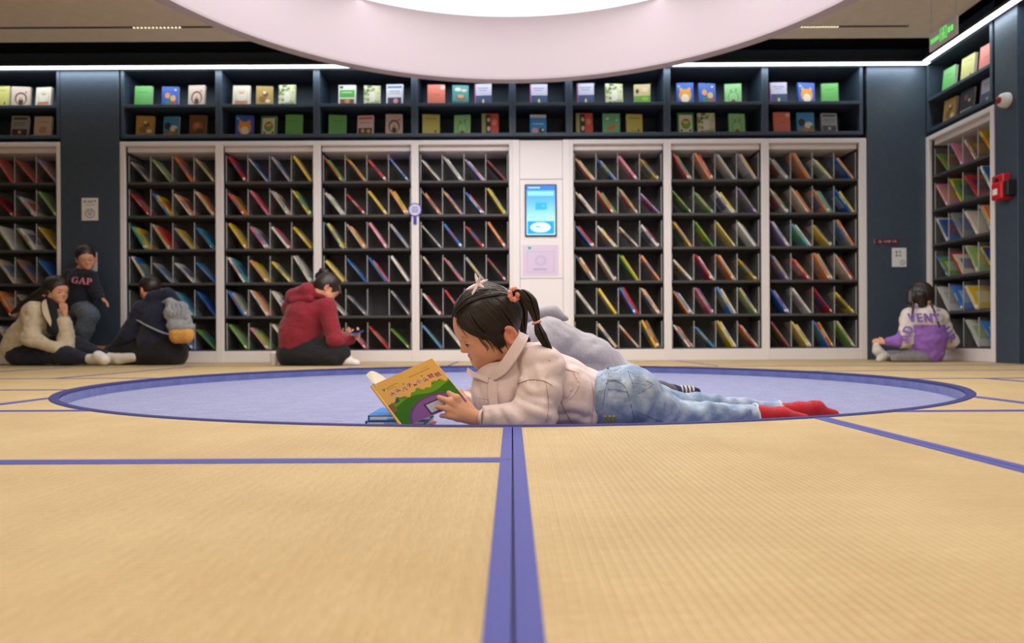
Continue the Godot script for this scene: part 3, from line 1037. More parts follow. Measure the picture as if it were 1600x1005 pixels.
func bookcases() -> void:
	var W := 0.892
	var cx := [-3.108, -2.216, -1.324, -0.432, 0.978, 1.87, 2.762]
	var names := ["fourth bookcase left of touchscreen", "third bookcase left of touchscreen", "second bookcase left of touchscreen", "first bookcase left of touchscreen", "first bookcase right of touchscreen", "second bookcase right of touchscreen", "third bookcase right of touchscreen"]
	var about := ["tall white framed bookcase beside left pillar, behind grey backpack", "tall white framed bookcase behind red hoodie's back", "tall white framed bookcase with round tag on right post", "tall white framed bookcase just left of the touchscreen", "tall white framed bookcase just right of the touchscreen", "tall white framed bookcase, second to the right of touchscreen", "tall white framed bookcase beside the right pillar"]
	var rows := [
		["e g o c", "r by wo co", "tgy cyr ey bt", "wb e w b", "- e t b", "- - b g"],
		["r wb e y", "ro p ec yg", "y pe wr y", "wt oy y we", "be wo ww -", "g pg w -"],
		["og oy r b", "ww r y oy", "ty co p e", "y b bp w", "w e - e", "- p r g"],
		["we ew vw m", "eo yv br yg", "e b rk o", "c pe e m", "wr r - -", "b w - -"],
		["oc be p yd", "cw rg cd v", "br wy c wm", "kc cn gy o", "w y br co", "- c c yrg"],
		["rg or ew ec", "g ge wy ve", "yo g y we", "w rw oc yd", "obw pn bc gc", "wrc bt yw rc"],
		["we oc wy bo", "wg co ogt by", "vw tw yk eo", "ve ro oc cr", "bv w r y", "m yc bry gc"],
	]
	for i in 7:
		var at := Vector3(cx[i], 0, -WALL)
		bookcase(about[i], at, 0.0, W, 0.012 if i == 0 else 0.0, 0.03 if i == 6 else 0.0)
		fill(at, 0.0, W, rows[i], names[i])
		upper_unit("dark display shelf above the " + names[i], Vector3(cx[i], 2.024, -WALL), 0.0, W)
	var al := Vector3(-4.556, 0, -WALL)
	bookcase("tall white framed bookcase at far left behind beige coat", al, 0.0, W)
	fill(al, 0.0, W, ["r r v", "r tw g", "gw gw yy", "c d b", "ro e -", "w - -"], "bookcase at far left", 1)
	upper_unit("dark display shelf above the far left bookcase", Vector3(-4.556, 2.024, -WALL), 0.0, W)
	# side wall bookcase faces -x
	var ar := Vector3(SIDE, 0, -6.066)
	bookcase("tall white framed bookcase on side wall beside crouching girl", ar, -PI / 2, W, 0.015, 0.015)
	fill(ar, -PI / 2, W, ["g vp wd y", "p yg r wb", "wb e wc eo", "bg rc cg yn", "w b cy -", "- - w b"], "bookcase on side wall")
	upper_unit("dark display shelf on side wall near the exit sign", Vector3(SIDE, 2.024, -6.066), -PI / 2, W)
	# kiosk column
	upper_unit("narrow dark display shelf above the touchscreen column", Vector3(0.273, 2.024, -WALL), 0.0, 0.518)
	kiosk()
	# books shown cover out: [unit centre x, name, row, list of [picture x, kind]]
	var shown := [
		["fourth bookcase left of touchscreen", 0, [[225, "green"], [267, "blue_orange"], [308, "cream_wreath"]]],
		["fourth bookcase left of touchscreen", 1, [[228, "gold"], [268, "sky_scene"], [310, "umber"]]],
		["third bookcase left of touchscreen", 0, [[378, "cream_red"], [414, "gold"], [449, "leafy"]]],
		["third bookcase left of touchscreen", 1, [[383, "orange_ball"], [420, "face_green"], [460, "green"]]],
		["second bookcase left of touchscreen", 0, [[543, "white_green"], [582, "leafy"], [617, "white_text"]]],
		["second bookcase left of touchscreen", 1, [[528, "green"], [571, "rose_text"], [616, "cream_wreath"]]],
		["first bookcase left of touchscreen", 0, [[682, "coral"], [720, "teal_sea"], [755, "lavender"]]],
		["first bookcase left of touchscreen", 1, [[674, "olive"], [722, "mint_bear"], [766, "red_black"]]],
		["touchscreen column", 0, [[842, "lavender"]]],
		["touchscreen column", 1, [[841, "blue_white"]]],
		["first bookcase right of touchscreen", 0, [[915, "lavender"], [960, "leafy"], [1003, "tan_green"]]],
		["first bookcase right of touchscreen", 1, [[913, "red_black"], [955, "mint_fox"], [991, "olive"]]],
		["second bookcase right of touchscreen", 0, [[1070, "orange_ball"], [1105, "blue_orange"], [1145, "mint_bear"]]],
		["second bookcase right of touchscreen", 1, [[1071, "face_green"], [1103, "leafy"], [1151, "mint_bear"]]],
		["third bookcase right of touchscreen", 0, [[1216, "lavender"], [1260, "orange_ball"], [1296, "green"]]],
		["third bookcase right of touchscreen", 1, [[1221, "coral"], [1258, "sky_scene"], [1295, "grey_print"]]],
		["far left bookcase", 0, [[3, "olive"], [34, "cream_wreath"], [69, "cream_red"]]],
		["far left bookcase", 1, [[32, "grey_print"], [68, "pale"]]],
	]
	var turns := [0.0, 0.06, -0.05, 0.12, -0.1, 0.03]
	var n := 0
	for e in shown:
		for b in e[2]:
			var x: float = (b[0] - 800.0) / 171.5 * 1.012 + 0.01
			var where: String = "%s row above %s" % [["upper", "lower"][e[1]], e[0]]
			display_book(b[1], Vector3(x, [2.36, 2.085][e[1]], -WALL - 0.06), turns[n % 6], where, [0.16, 0.15, 0.155][n % 3], [0.195, 0.188, 0.2][n % 3])
			n += 1
	for e in [["green", 0, -6.29], ["olive", 0, -6.03], ["coral", 0, -5.79], ["gold", 1, -6.28], ["dark_figure", 1, -6.05], ["lavender", 1, -5.78]]:
		display_book(e[0], Vector3(SIDE + 0.06, [2.36, 2.085][e[1]], e[2]), -PI / 2 + 0.05, "%s row on side wall near exit sign" % [["upper", "lower"][e[1]]], 0.165, 0.21)

func kiosk() -> void:
	var t := thing("touchscreen_column", "white self-service column with blue touchscreen between bookcases", "kiosk", Vector3(0.273, 0, -WALL))
	var white := mat(rgb(236, 232, 234), 0.45)
	for s in [-1, 1]:
		part(t, "post", cbox(Vector3(0.062, 2.02, 0.36), 0.003), white, Vector3(s * 0.228, 1.01, -0.18))
	part(t, "panel", cbox(Vector3(0.39, 0.355, 0.3), 0.003), white, Vector3(0, 1.84, -0.16))
	part(t, "panel", cbox(Vector3(0.39, 0.9, 0.3), 0.003), white, Vector3(0, 1.208, -0.16))
	part(t, "panel", cbox(Vector3(0.39, 0.744, 0.3), 0.003), white, Vector3(0, 0.382, -0.16))
	var sc := part(t, "screen_frame", cbox(Vector3(0.29, 0.475, 0.02), 0.004), mat(rgb(24, 26, 30), 0.3), Vector3(-0.005, 1.375, -0.004))
	var im := Image.create(96, 164, false, Image.FORMAT_RGB8)
	for y in 164:
		for x in 96:
			var c := rgb(40, 140, 236).lerp(rgb(170, 232, 250), clampf(y / 110.0, 0, 1))
			im.set_pixel(x, y, c)
	im.fill_rect(Rect2i(0, 0, 96, 14), rgb(20, 118, 226))
	im.fill_rect(Rect2i(6, 5, 40, 4), rgb(190, 230, 255))
	im.fill_rect(Rect2i(4, 18, 88, 16), rgb(140, 216, 250))
	im.fill_rect(Rect2i(30, 56, 38, 24), rgb(30, 176, 226))
	im.fill_rect(Rect2i(52, 66, 8, 3), rgb(140, 226, 246))
	im.fill_rect(Rect2i(8, 104, 24, 3), rgb(150, 190, 210))
	im.fill_rect(Rect2i(74, 104, 14, 6), rgb(226, 190, 120))
	im.fill_rect(Rect2i(4, 118, 88, 42), rgb(18, 160, 226))
	disc_px(im, 46, 138, 34, 17, rgb(214, 244, 252))
	im.fill_rect(Rect2i(30, 134, 16, 5), rgb(120, 180, 220))
	var m := StandardMaterial3D.new()
	m.albedo_color = Color.BLACK
	m.roughness = 0.2
	m.emission_enabled = true
	m.emission_operator = BaseMaterial3D.EMISSION_OP_MULTIPLY
	m.emission = Color.WHITE
	m.emission_energy_multiplier = 0.95
	m.emission_texture = ImageTexture.create_from_image(im)
	var q := begin()
	uvquad(q, Vector3(-0.131, -0.225, 0.0108), Vector3(0.131, -0.225, 0.0108), Vector3(0.131, 0.225, 0.0108), Vector3(-0.131, 0.225, 0.0108))
	part(sc, "screen", done(q), m)
	lamp_screen()
	# pale violet instruction sheet
	var p := Image.create(80, 68, false, Image.FORMAT_RGB8)
	p.fill(rgb(222, 206, 230))
	p.fill_rect(Rect2i(8, 12, 64, 50), rgb(212, 196, 226))
	p.fill_rect(Rect2i(12, 16, 56, 42), rgb(218, 202, 230))
	disc_px(p, 40, 34, 13, 12, rgb(204, 188, 222))
	disc_px(p, 40, 34, 8, 7, rgb(214, 200, 228))
	p.fill_rect(Rect2i(24, 52, 30, 3), rgb(176, 160, 206))
	p.fill_rect(Rect2i(10, 2, 12, 9), rgb(190, 226, 236))
	p.fill_rect(Rect2i(12, 5, 8, 2), rgb(60, 110, 140))
	p.fill_rect(Rect2i(15, 3, 2, 7), rgb(60, 110, 140))
	var pm := StandardMaterial3D.new()
	pm.albedo_texture = ImageTexture.create_from_image(p)
	pm.roughness = 0.5
	var s2 := begin()
	uvquad(s2, Vector3(-0.165, -0.14, 0), Vector3(0.165, -0.14, 0), Vector3(0.165, 0.14, 0), Vector3(-0.165, 0.14, 0))
	part(t, "instruction_sheet", done(s2), pm, Vector3(-0.01, 0.92, -0.0085))

func lamp_screen() -> void:
	var l := AreaLight3D.new()
	l.name = "touchscreen_light"
	l.area_size = Vector2(0.26, 0.45)
	l.area_normalize_energy = true
	l.light_energy = 0.02
	l.light_color = Color(0.5, 0.8, 1.0)
	l.shadow_enabled = true
	add_child(l)
	l.position = Vector3(0.268, 1.375, -WALL + 0.02)
	l.rotation.y = PI

# ---------------------------------------------------------------- signs and wall fittings
func glyphs(im: Image, x: int, y: int, n: int, s: int, c: Color, r: RandomNumberGenerator) -> void:
	for k in n:
		for j in 4:
			if r.randf() < 0.6:
				im.fill_rect(Rect2i(x + k * (s + 2), y + r.randi() % s, s, 1), c)
			else:
				im.fill_rect(Rect2i(x + k * (s + 2) + r.randi() % s, y, 1, s), c)

func notice(called: String, label: String, at: Vector3, w: float, h: float, im: Image, turn := 0.0) -> void:
	var t := thing(called, label, "sign", at, turn)
	part(t, "plate", cbox(Vector3(w, h, 0.006), 0.0015), mat(rgb(225, 225, 222), 0.5))
	var m := StandardMaterial3D.new()
	m.albedo_texture = ImageTexture.create_from_image(im)
	m.roughness = 0.5
	var q := begin()
	uvquad(q, Vector3(-w / 2, -h / 2, 0.0035), Vector3(w / 2, -h / 2, 0.0035), Vector3(w / 2, h / 2, 0.0035), Vector3(-w / 2, h / 2, 0.0035))
	part(t, "print", done(q), m)

func signs() -> void:
	var r := RandomNumberGenerator.new()
	r.seed = 3
	var ink := rgb(40, 40, 44)
	var im := Image.create(50, 68, false, Image.FORMAT_RGB8)
	im.fill(rgb(228, 228, 226))
	glyphs(im, 6, 7, 4, 8, ink, r)
	glyphs(im, 12, 19, 6, 3, rgb(110, 110, 114), r)
	disc_px(im, 25, 46, 15, 14, rgb(90, 92, 96))
	disc_px(im, 25, 46, 13, 12, rgb(228, 228, 226))
	disc_px(im, 25, 42, 8, 5, rgb(90, 92, 96))
	disc_px(im, 25, 42, 6, 3, rgb(228, 228, 226))
	im.fill_rect(Rect2i(18, 50, 14, 2), rgb(90, 92, 96))
	var zf := -WALL + 0.006
	notice("notice_sign", "white notice with round face drawing high on left pillar", Vector3(-3.835, 1.405, zf), 0.148, 0.205, im)
	notice("notice_sign", "white notice half hidden behind the standing boy's head", Vector3(-3.845, 0.925, zf), 0.148, 0.17, im)
	var im2 := Image.create(44, 60, false, Image.FORMAT_RGB8)
	im2.fill(rgb(224, 226, 228))
	glyphs(im2, 10, 9, 2, 8, ink, r)
	glyphs(im2, 10, 20, 2, 8, ink, r)
	disc_px(im2, 32, 46, 8, 8, rgb(120, 124, 130))
	disc_px(im2, 32, 46, 6, 6, rgb(224, 226, 228))
	disc_px(im2, 32, 46, 2, 2, rgb(120, 124, 130))
	notice("notice_sign", "small white notice with bold characters on right pillar", Vector3(3.527, 0.93, zf), 0.13, 0.172, im2)
	var im3 := Image.create(76, 16, false, Image.FORMAT_RGB8)
	im3.fill(rgb(92, 36, 46))
	glyphs(im3, 14, 4, 1, 8, rgb(220, 200, 200), r)
	glyphs(im3, 30, 5, 5, 6, rgb(220, 200, 200), r)
	notice("name_plate", "narrow dark red plate with pale characters on right pillar", Vector3(3.413, 1.076, zf), 0.222, 0.05, im3)
	# round tag with a blue stem on a bookcase post
	var t := thing("round_tag", "round white tag with blue rim and stem on bookcase post", "sign", Vector3(-0.877, 1.385, zf))
	part(t, "rim", lathe(PackedVector2Array([Vector2(0, -0.003), Vector2(0.06, -0.003), Vector2(0.062, 0.0), Vector2(0.06, 0.004), Vector2(0, 0.004)]), 32), mat(rgb(70, 72, 170), 0.5), Vector3.ZERO, Vector3(PI / 2, 0, 0))
	part(t, "face", lathe(PackedVector2Array([Vector2(0, 0.0), Vector2(0.052, 0.0), Vector2(0.052, 0.006), Vector2(0, 0.006)]), 32), mat(rgb(214, 214, 240), 0.5), Vector3.ZERO, Vector3(PI / 2, 0, 0))
	for k in 3:
		part(t, "writing", cbox(Vector3([0.05, 0.07, 0.06][k], 0.008, 0.002), 0.0005), mat(rgb(90, 92, 180), 0.5), Vector3(0, 0.022 - 0.02 * k, 0.007))
	part(t, "stem", cbox(Vector3(0.03, 0.075, 0.006), 0.002), mat(rgb(60, 60, 170), 0.5), Vector3(0, -0.095, 0))
	# hanging exit sign, parallel to the side wall
	t = thing("exit_sign", "green running figure exit sign hanging from ceiling on wires", "sign", Vector3(3.05, 2.335, -5.05))
	part(t, "panel", cbox(Vector3(0.016, 0.13, 0.32), 0.003), mat(rgb(214, 214, 210), 0.5))
	var gm := glow(Color(0.05, 0.9, 0.25), 0.75)
	# arrow, door with runner, characters as raised lit shapes on the face towards the room
	var st := begin()
	var bx := func(z: float, y: float, w: float, h: float) -> void: add_cbox(st, Vector3(-0.0085, y, z), Vector3(0.002, h, w), 0.0004)
	for k in 4:
		bx.call(-0.128 + k * 0.026, 0.012, 0.020, 0.004)
		bx.call(-0.128 + k * 0.026, 0.0, 0.020, 0.004)
		bx.call(-0.128 + k * 0.026, -0.012, 0.020, 0.004)
		bx.call(-0.128 + k * 0.026 - 0.006, 0.0, 0.004, 0.032)
		bx.call(-0.128 + k * 0.026 + 0.007, 0.0, 0.004, 0.026)
	bx.call(-0.022, 0.0, 0.006, 0.086); bx.call(0.048, 0.0, 0.006, 0.086); bx.call(0.013, 0.043, 0.076, 0.006)
	bx.call(0.018, 0.026, 0.016, 0.016); bx.call(0.012, 0.004, 0.014, 0.03); bx.call(0.0, 0.004, 0.02, 0.007); bx.call(0.028, 0.0, 0.02, 0.007)
	bx.call(0.002, -0.024, 0.009, 0.034); bx.call(0.024, -0.022, 0.009, 0.03); bx.call(0.034, -0.034, 0.016, 0.007)
	for k in 2:
		bx.call(0.078 + k * 0.034, 0.008, 0.028, 0.005); bx.call(0.078 + k * 0.034, -0.01, 0.028, 0.005)
		bx.call(0.070 + k * 0.034, 0.0, 0.005, 0.036); bx.call(0.086 + k * 0.034, 0.0, 0.005, 0.036); bx.call(0.078 + k * 0.034, 0.002, 0.005, 0.044)
	part(t, "lit_symbol", done(st), gm)
	for s in [-1, 1]:
		part(t, "wire", tube([Vector3(0, 0.06, s * 0.145), Vector3(0.002, 0.2, s * 0.146), Vector3(0, 0.467, s * 0.145)], [0.0025, 0.003, 0.0025], 6), mat(rgb(190, 186, 180), 0.6))
	# strobe and alarm box on the side pillar
	t = thing("alarm_strobe", "white dome alarm strobe with red lens on side pillar", "alarm", Vector3(SIDE - 0.002, 2.0, -5.45), PI / 2)
	var zr := Vector3(-PI / 2, 0, 0)
	part(t, "dome", lathe(PackedVector2Array([Vector2(0.058, 0.0), Vector2(0.058, 0.02), Vector2(0.05, 0.045), Vector2(0.03, 0.06), Vector2(0, 0.064)]), 24), mat(rgb(225, 222, 214), 0.4), Vector3.ZERO, zr)
	part(t, "lens", lathe(PackedVector2Array([Vector2(0.024, 0.04), Vector2(0.024, 0.074), Vector2(0.016, 0.082), Vector2(0, 0.083)]), 18), mat(rgb(150, 20, 24), 0.25), Vector3.ZERO, zr)
	t = thing("fire_alarm_box", "red fire alarm box with white label on side pillar", "alarm", Vector3(SIDE, 1.33, -5.45), -PI / 2)
	var red := mat(rgb(200, 24, 36), 0.4)
	part(t, "upper_box", cbox(Vector3(0.13, 0.09, 0.06), 0.008), red, Vector3(-0.03, 0.065, 0.03))
	part(t, "lower_box", cbox(Vector3(0.115, 0.13, 0.09), 0.008), red, Vector3(0.0, -0.02, 0.045))
	part(t, "side_grille", cbox(Vector3(0.05, 0.12, 0.07), 0.006), mat(rgb(26, 26, 28), 0.5), Vector3(0.075, -0.01, 0.035))
	part(t, "paper_label", cbox(Vector3(0.05, 0.045, 0.003), 0.001), mat(rgb(235, 232, 228), 0.6), Vector3(-0.012, -0.025, 0.0905))
	part(t, "button", lathe(PackedVector2Array([Vector2(0.016, 0), Vector2(0.016, 0.01), Vector2(0, 0.012)]), 16), mat(rgb(40, 30, 32), 0.4), Vector3(-0.03, 0.07, 0.06), Vector3(PI / 2, 0, 0))

# ---------------------------------------------------------------- people
var hair_mat: StandardMaterial3D
var skin_mat: StandardMaterial3D

func frame(pitch: float, yaw: float, roll: float) -> Basis:
	# columns: forward, up, left. yaw 0 looks along -x; pitch > 0 looks down; roll > 0 tips the top to her left
	var y := Basis(Vector3.UP, yaw)
	var f := y * Vector3(-cos(pitch), -sin(pitch), 0)
	var u := y * Vector3(-sin(pitch), cos(pitch), 0)
	var l := y * Vector3(0, 0, 1)
	return Basis(f, u * cos(roll) + l * sin(roll), l * cos(roll) - u * sin(roll))

func add_head(f: Field, c: Vector3, b: Basis, s: float) -> void:
	var P := func(x: float, y: float, z: float) -> Vector3: return c + b * (Vector3(x, y, z) * s)
	var R := func(x: float, y: float, z: float) -> Vector3: return Vector3(x, y, z) * s
	f.ell(P.call(-0.004, 0.014, 0), R.call(0.084, 0.076, 0.070), b, 0.01 * s)
	f.ell(P.call(0.030, -0.030, 0), R.call(0.049, 0.058, 0.053), b, 0.03 * s)
	f.ell(P.call(0.036, 0.012, 0), R.call(0.046, 0.046, 0.052), b, 0.02 * s)
	f.ell(P.call(0.044, -0.048, 0.027), R.call(0.027, 0.027, 0.024), b, 0.022 * s)
	f.ell(P.call(0.044, -0.048, -0.027), R.call(0.027, 0.027, 0.024), b, 0.022 * s)
	f.cap(P.call(0.058, -0.084, 0), P.call(0.000, -0.064, 0.044), 0.0165 * s, 0.018 * s, 0.03 * s)
	f.cap(P.call(0.058, -0.084, 0), P.call(0.000, -0.064, -0.044), 0.0165 * s, 0.018 * s, 0.03 * s)
	f.cap(P.call(0.060, -0.088, 0), P.call(0.064, -0.086, 0), 0.013 * s, 0.010 * s, 0.012 * s)
	for e in [-1.0, 1.0]:
		f.ell(P.call(0.085, -0.016, 0.030 * e), R.call(0.014, 0.011, 0.017), b, 0.012 * s, true)
		f.ell(P.call(0.066, -0.018, 0.029 * e), R.call(0.0125, 0.0105, 0.0145), b, 0.005 * s)
	f.cap(P.call(0.076, -0.010, 0), P.call(0.087, -0.035, 0), 0.0055 * s, 0.0085 * s, 0.010 * s)
	f.ell(P.call(0.081, -0.039, 0.0075), R.call(0.007, 0.0055, 0.006), b, 0.004 * s)
	f.ell(P.call(0.081, -0.039, -0.0075), R.call(0.007, 0.0055, 0.006), b, 0.004 * s)
	f.ell(P.call(0.074, -0.0575, 0), R.call(0.0105, 0.0046, 0.015), b, 0.004 * s)
	f.ell(P.call(0.072, -0.0665, 0), R.call(0.0105, 0.0054, 0.0125), b, 0.004 * s)
	for e in [-1.0, 1.0]:
		var eb := b * Basis(Vector3(0, 1, 0), 0.35 * e) * Basis(Vector3(0, 0, 1), 0.18)
		f.ell(P.call(-0.024, -0.037, 0.068 * e), R.call(0.0150, 0.025, 0.0075), eb, 0.006 * s)
		f.ell(P.call(-0.0190, -0.035, 0.0790 * e), R.call(0.0090, 0.0165, 0.0095), eb, 0.002 * s, true)
		for k in 9:
			var a0 := -2.0 + 0.42 * k
			var a1 := a0 + 0.42
			f.cap(P.call(-0.0245 - 0.0135 * cos(a0), -0.036 + 0.0225 * sin(a0), (0.0745 + 0.004 * cos(a0)) * e), P.call(-0.0245 - 0.0135 * cos(a1), -0.036 + 0.0225 * sin(a1), (0.0745 + 0.004 * cos(a1)) * e), 0.0046 * s, 0.0046 * s, 0.003 * s)

func skin_paint(c: Vector3, b: Basis, s: float) -> Callable:
	var base := lin(rgb(220, 163, 130))
	var lip := lin(rgb(204, 124, 110))
	var blush := lin(rgb(226, 150, 124))
	var inv := b.transposed()
	return func(p: Vector3) -> Color:
		var q := inv * (p - c) / s
		var col := base
		var d := Vector2((q.y + 0.062) / 0.0095, q.z / 0.0150).length()
		if q.x > 0.068 and d < 0.85:
			col = lip
		else:
			var ch := (q - Vector3(0.055, -0.045, 0.036 * signf(q.z))).length() / 0.028
			if ch < 1.0:
				col = base.lerp(blush, (1.0 - ch) * 0.7)
			elif (q - Vector3(-0.022, -0.036, 0.076 * signf(q.z))).length() < 0.03:
				col = blush
		return col

func eyes(t: Node3D, base: Vector3, c: Vector3, b: Basis, s: float, down := 0.3, both := true) -> void:
	for e in [1.0, -1.0]:
		if e < 0 and not both:
			continue
		var o := c + b * (Vector3(0.0706, -0.0195, 0.0295 * e) * s) - base
		var eye := part(t, "eye", ball(Vector3(0.0086, 0.0036, 0.0105) * s), mat(rgb(232, 226, 220), 0.25), o)
		eye.basis = b * Basis(Vector3(0, 0, 1), -down * 0.4)
		var ir := part(eye, "iris", ball(Vector3(0.0030, 0.0036, 0.0052) * s), mat(rgb(28, 18, 14), 0.15), Vector3(0.0064, -0.0004, 0.0006 * e) * s)
		var pts := []
		for k in 7:
			var a := (k / 6.0 - 0.5) * 2.0
			pts.append(c + b * (Vector3(0.0798 - 0.006 * a * a - 0.003 * a * e, -0.0165 - 0.0026 * a * a, (0.0295 + 0.0125 * a) * e) * s) - base)
		part(t, "lash_line", tube(pts, [0.0006 * s, 0.0014 * s, 0.0016 * s, 0.0017 * s, 0.0016 * s, 0.0014 * s, 0.0006 * s], 6), mat(rgb(26, 18, 16), 0.7))
		pts = []
		for k in 7:
			var a := (k / 6.0 - 0.5) * 2.0
			pts.append(c + b * (Vector3(0.0808 - 0.007 * a * a, 0.0065 - 0.0035 * a * a, (0.030 + 0.0165 * a) * e) * s) - base)
		part(t, "eyebrow", tube(pts, [0.0003 * s, 0.0009 * s, 0.0012 * s, 0.0012 * s, 0.001 * s, 0.0008 * s, 0.0003 * s], 6, 0.6), mat(rgb(120, 84, 66), 0.9))

func ball(r: Vector3) -> ArrayMesh:
	var key := "ball%v" % r
	if meshes.has(key):
		return meshes[key]
	var st := begin()
	var nu := 16
	var nv := 10
	for i in nv:
		for j in nu:
			var q := []
			for w in [[i, j], [i, j + 1], [i + 1, j + 1], [i + 1, j]]:
				var th: float = PI * w[0] / nv
				var ph: float = TAU * w[1] / nu
				q.append(Vector3(sin(th) * cos(ph), cos(th), sin(th) * sin(ph)))
			for k in [0, 2, 1, 0, 3, 2]:
				st.set_normal((q[k] / r).normalized())
				st.add_vertex(q[k] * r)
	meshes[key] = done(st)
	return meshes[key]

# a hand with palm, four fingers and a thumb; d towards the fingertips, n out of the back of the hand, th towards the thumb
func hand_bones(w: Vector3, d: Vector3, n: Vector3, th: Vector3, s: float, curl: float) -> Array:
	var out := []
	d = d.normalized()
	n = n.normalized()
	th = th.normalized()
	out.append([w, w + d * 0.03 * s, 0.021 * s, 0.02 * s])
	var lens := [0.066, 0.074, 0.07, 0.055]
	for i in 4:
		var k := w + d * 0.078 * s + th * (0.027 - 0.018 * i) * s
		out.append([w + d * 0.02 * s + th * (0.016 - 0.011 * i) * s, k, 0.013 * s, 0.0115 * s])
		var l: float = lens[i] * s
		var d1 := (d * cos(curl) - n * sin(curl)).normalized()
		var d2 := (d * cos(curl * 2.0) - n * sin(curl * 2.0)).normalized()
		out.append([k, k + d1 * l * 0.5, 0.0095 * s, 0.0085 * s])
		out.append([k + d1 * l * 0.5, k + d1 * l * 0.5 + d2 * l * 0.5, 0.0085 * s, 0.007 * s])
	var tb := w + d * 0.02 * s + th * 0.02 * s
	var t1 := tb + (d * 0.6 + th * 0.8 - n * 0.2).normalized() * 0.04 * s
	out.append([tb, t1, 0.013 * s, 0.0105 * s])
	out.append([t1, t1 + (d * 0.85 + th * 0.4 - n * 0.3).normalized() * 0.032 * s, 0.0105 * s, 0.0085 * s])
	return out

# body: all limbs as one surface (coarse grid), head and hands on fine grids
func body(t: Node3D, base: Vector3, limbs: Array, hc: Vector3, hb: Basis, hs: float, hands: Array, cell := 0.014, hcell := 0.005, fcell := 0.004) -> void:
	var st := begin()
	var paint := skin_paint(hc, hb, hs)
	var lf := field(limbs, cell, 0.02, 0.014)
	lf.trim(Vector3(base.x, base.y + 0.004, base.z), Vector3(0, -1, 0), 2.0)
	lf.mesh_into(st, paint)
	var f := Field.new(hc - Vector3.ONE * 0.125 * hs, hc + Vector3.ONE * 0.115 * hs, hcell)
	add_head(f, hc, hb, hs)
	var nk: Vector3 = hc + hb * (Vector3(-0.022, -0.06, 0) * hs)
	f.cap(nk, nk + (limbs[0][0] - nk).normalized() * 0.09 * hs, 0.044 * hs, 0.044 * hs, 0.02 * hs)
	f.mesh_into(st, paint)
	for h in hands:
		field(h, fcell, 0.008).mesh_into(st, paint)
	st.index()
	part(t, "body", done(st), skin_mat, -base)

func wear(t: Node3D, base: Vector3, called: String, bones: Array, cell: float, k: float, m: Material, amp := 0.006, trims := [], paint = null) -> MeshInstance3D:
	var f := field(bones, cell, k)
	if amp > 0.0:
		var n := FastNoiseLite.new()
		n.seed = hash(called)
		n.frequency = 6.0
		n.fractal_type = FastNoiseLite.FRACTAL_RIDGED
		n.fractal_octaves = 2
		f.ripple(n, amp, Vector3(1.0, 1.3, 1.0))
	if base.y < 0.1:
		f.trim(Vector3(base.x, base.y + 0.003, base.z), Vector3(0, -1, 0), 2.0)
	for e in trims:
		f.trim(e[0], e[1].normalized(), e[2])
	return part(t, called, net(f, paint), m, -base)

func hair_cap(t: Node3D, base: Vector3, c: Vector3, b: Basis, s: float, cell: float, extra: Array, thick := 0.0, low := 0.0) -> void:
	var f := Field.new(c - Vector3.ONE * 0.13 * s, c + Vector3.ONE * 0.13 * s, cell)
	var P := func(x: float, y: float, z: float) -> Vector3: return c + b * (Vector3(x, y, z) * s)
	f.ell(P.call(-0.010, 0.018, 0), Vector3(0.090 + thick, 0.083 + thick, 0.078 + thick) * s, b, 0.01)
	f.ell(P.call(-0.034, -0.016 - low, 0), Vector3(0.060 + thick, 0.066 + low, 0.066 + thick) * s, b, 0.02)
	f.ell(P.call(0.086, -0.056, 0), Vector3(0.062, 0.088, 0.11) * s, b, 0.008, true)
	for e in [-1.0, 1.0]:
		f.ell(P.call(0.00, -0.040, 0.085 * e), Vector3(0.036, 0.040, 0.03) * s, b, 0.004, true)
	var n := FastNoiseLite.new()
	n.seed = 4
	n.frequency = 60.0
	f.ripple(n, 0.0025 * s, Vector3(1, 0.25, 1))
	var st := begin()
	f.mesh_into(st)
	if extra.size():
		field(extra, maxf(cell, 0.005), 0.012).mesh_into(st)
	st.index()
	part(t, "hair", done(st), hair_mat, -base)

# raises a soft crease along a line on the surface of a field
func fold(f: Field, line: Array, d: Vector3, r: float, inset := 0.5) -> void:
	var pts := []
	for p in smooth_path(line, 4):
		pts.append(f.snap(p, d, -r * inset))
	var n := pts.size()
	for i in n - 1:
		var a := r * (0.35 + 0.65 * sin(PI * (i + 0.5) / n))
		f.cap(pts[i], pts[i + 1], a, a, r * 1.6)

# a patch of cloth lying on the surface of a field, between two edge lines, seen along d
func patch(f: Field, a: Array, b: Array, d: Vector3, out: float, nu := 10, nv := 8) -> ArrayMesh:
	var u := smooth_path(a, nu)
	var v := smooth_path(b, nu)
	var n := u.size()
	var g := []
	for i in n:
		var row := []
		for j in nv + 1:
			row.append(f.snap(u[i].lerp(v[i], float(j) / nv), d, out if i > 0 and i < n - 1 and j > 0 and j < nv else out * 0.3))
		g.append(row)
	var st := begin()
	for i in n - 1:
		for j in nv:
			var q := [g[i][j], g[i + 1][j], g[i + 1][j + 1], g[i][j + 1]]
			if (q[1] - q[0]).cross(q[2] - q[0]).dot(d) < 0.0:
				q.reverse()
			for k in [0, 1, 2, 0, 2, 3]:
				st.set_smooth_group(0)
				st.add_vertex(q[k])
	st.generate_normals()
	return done(st)

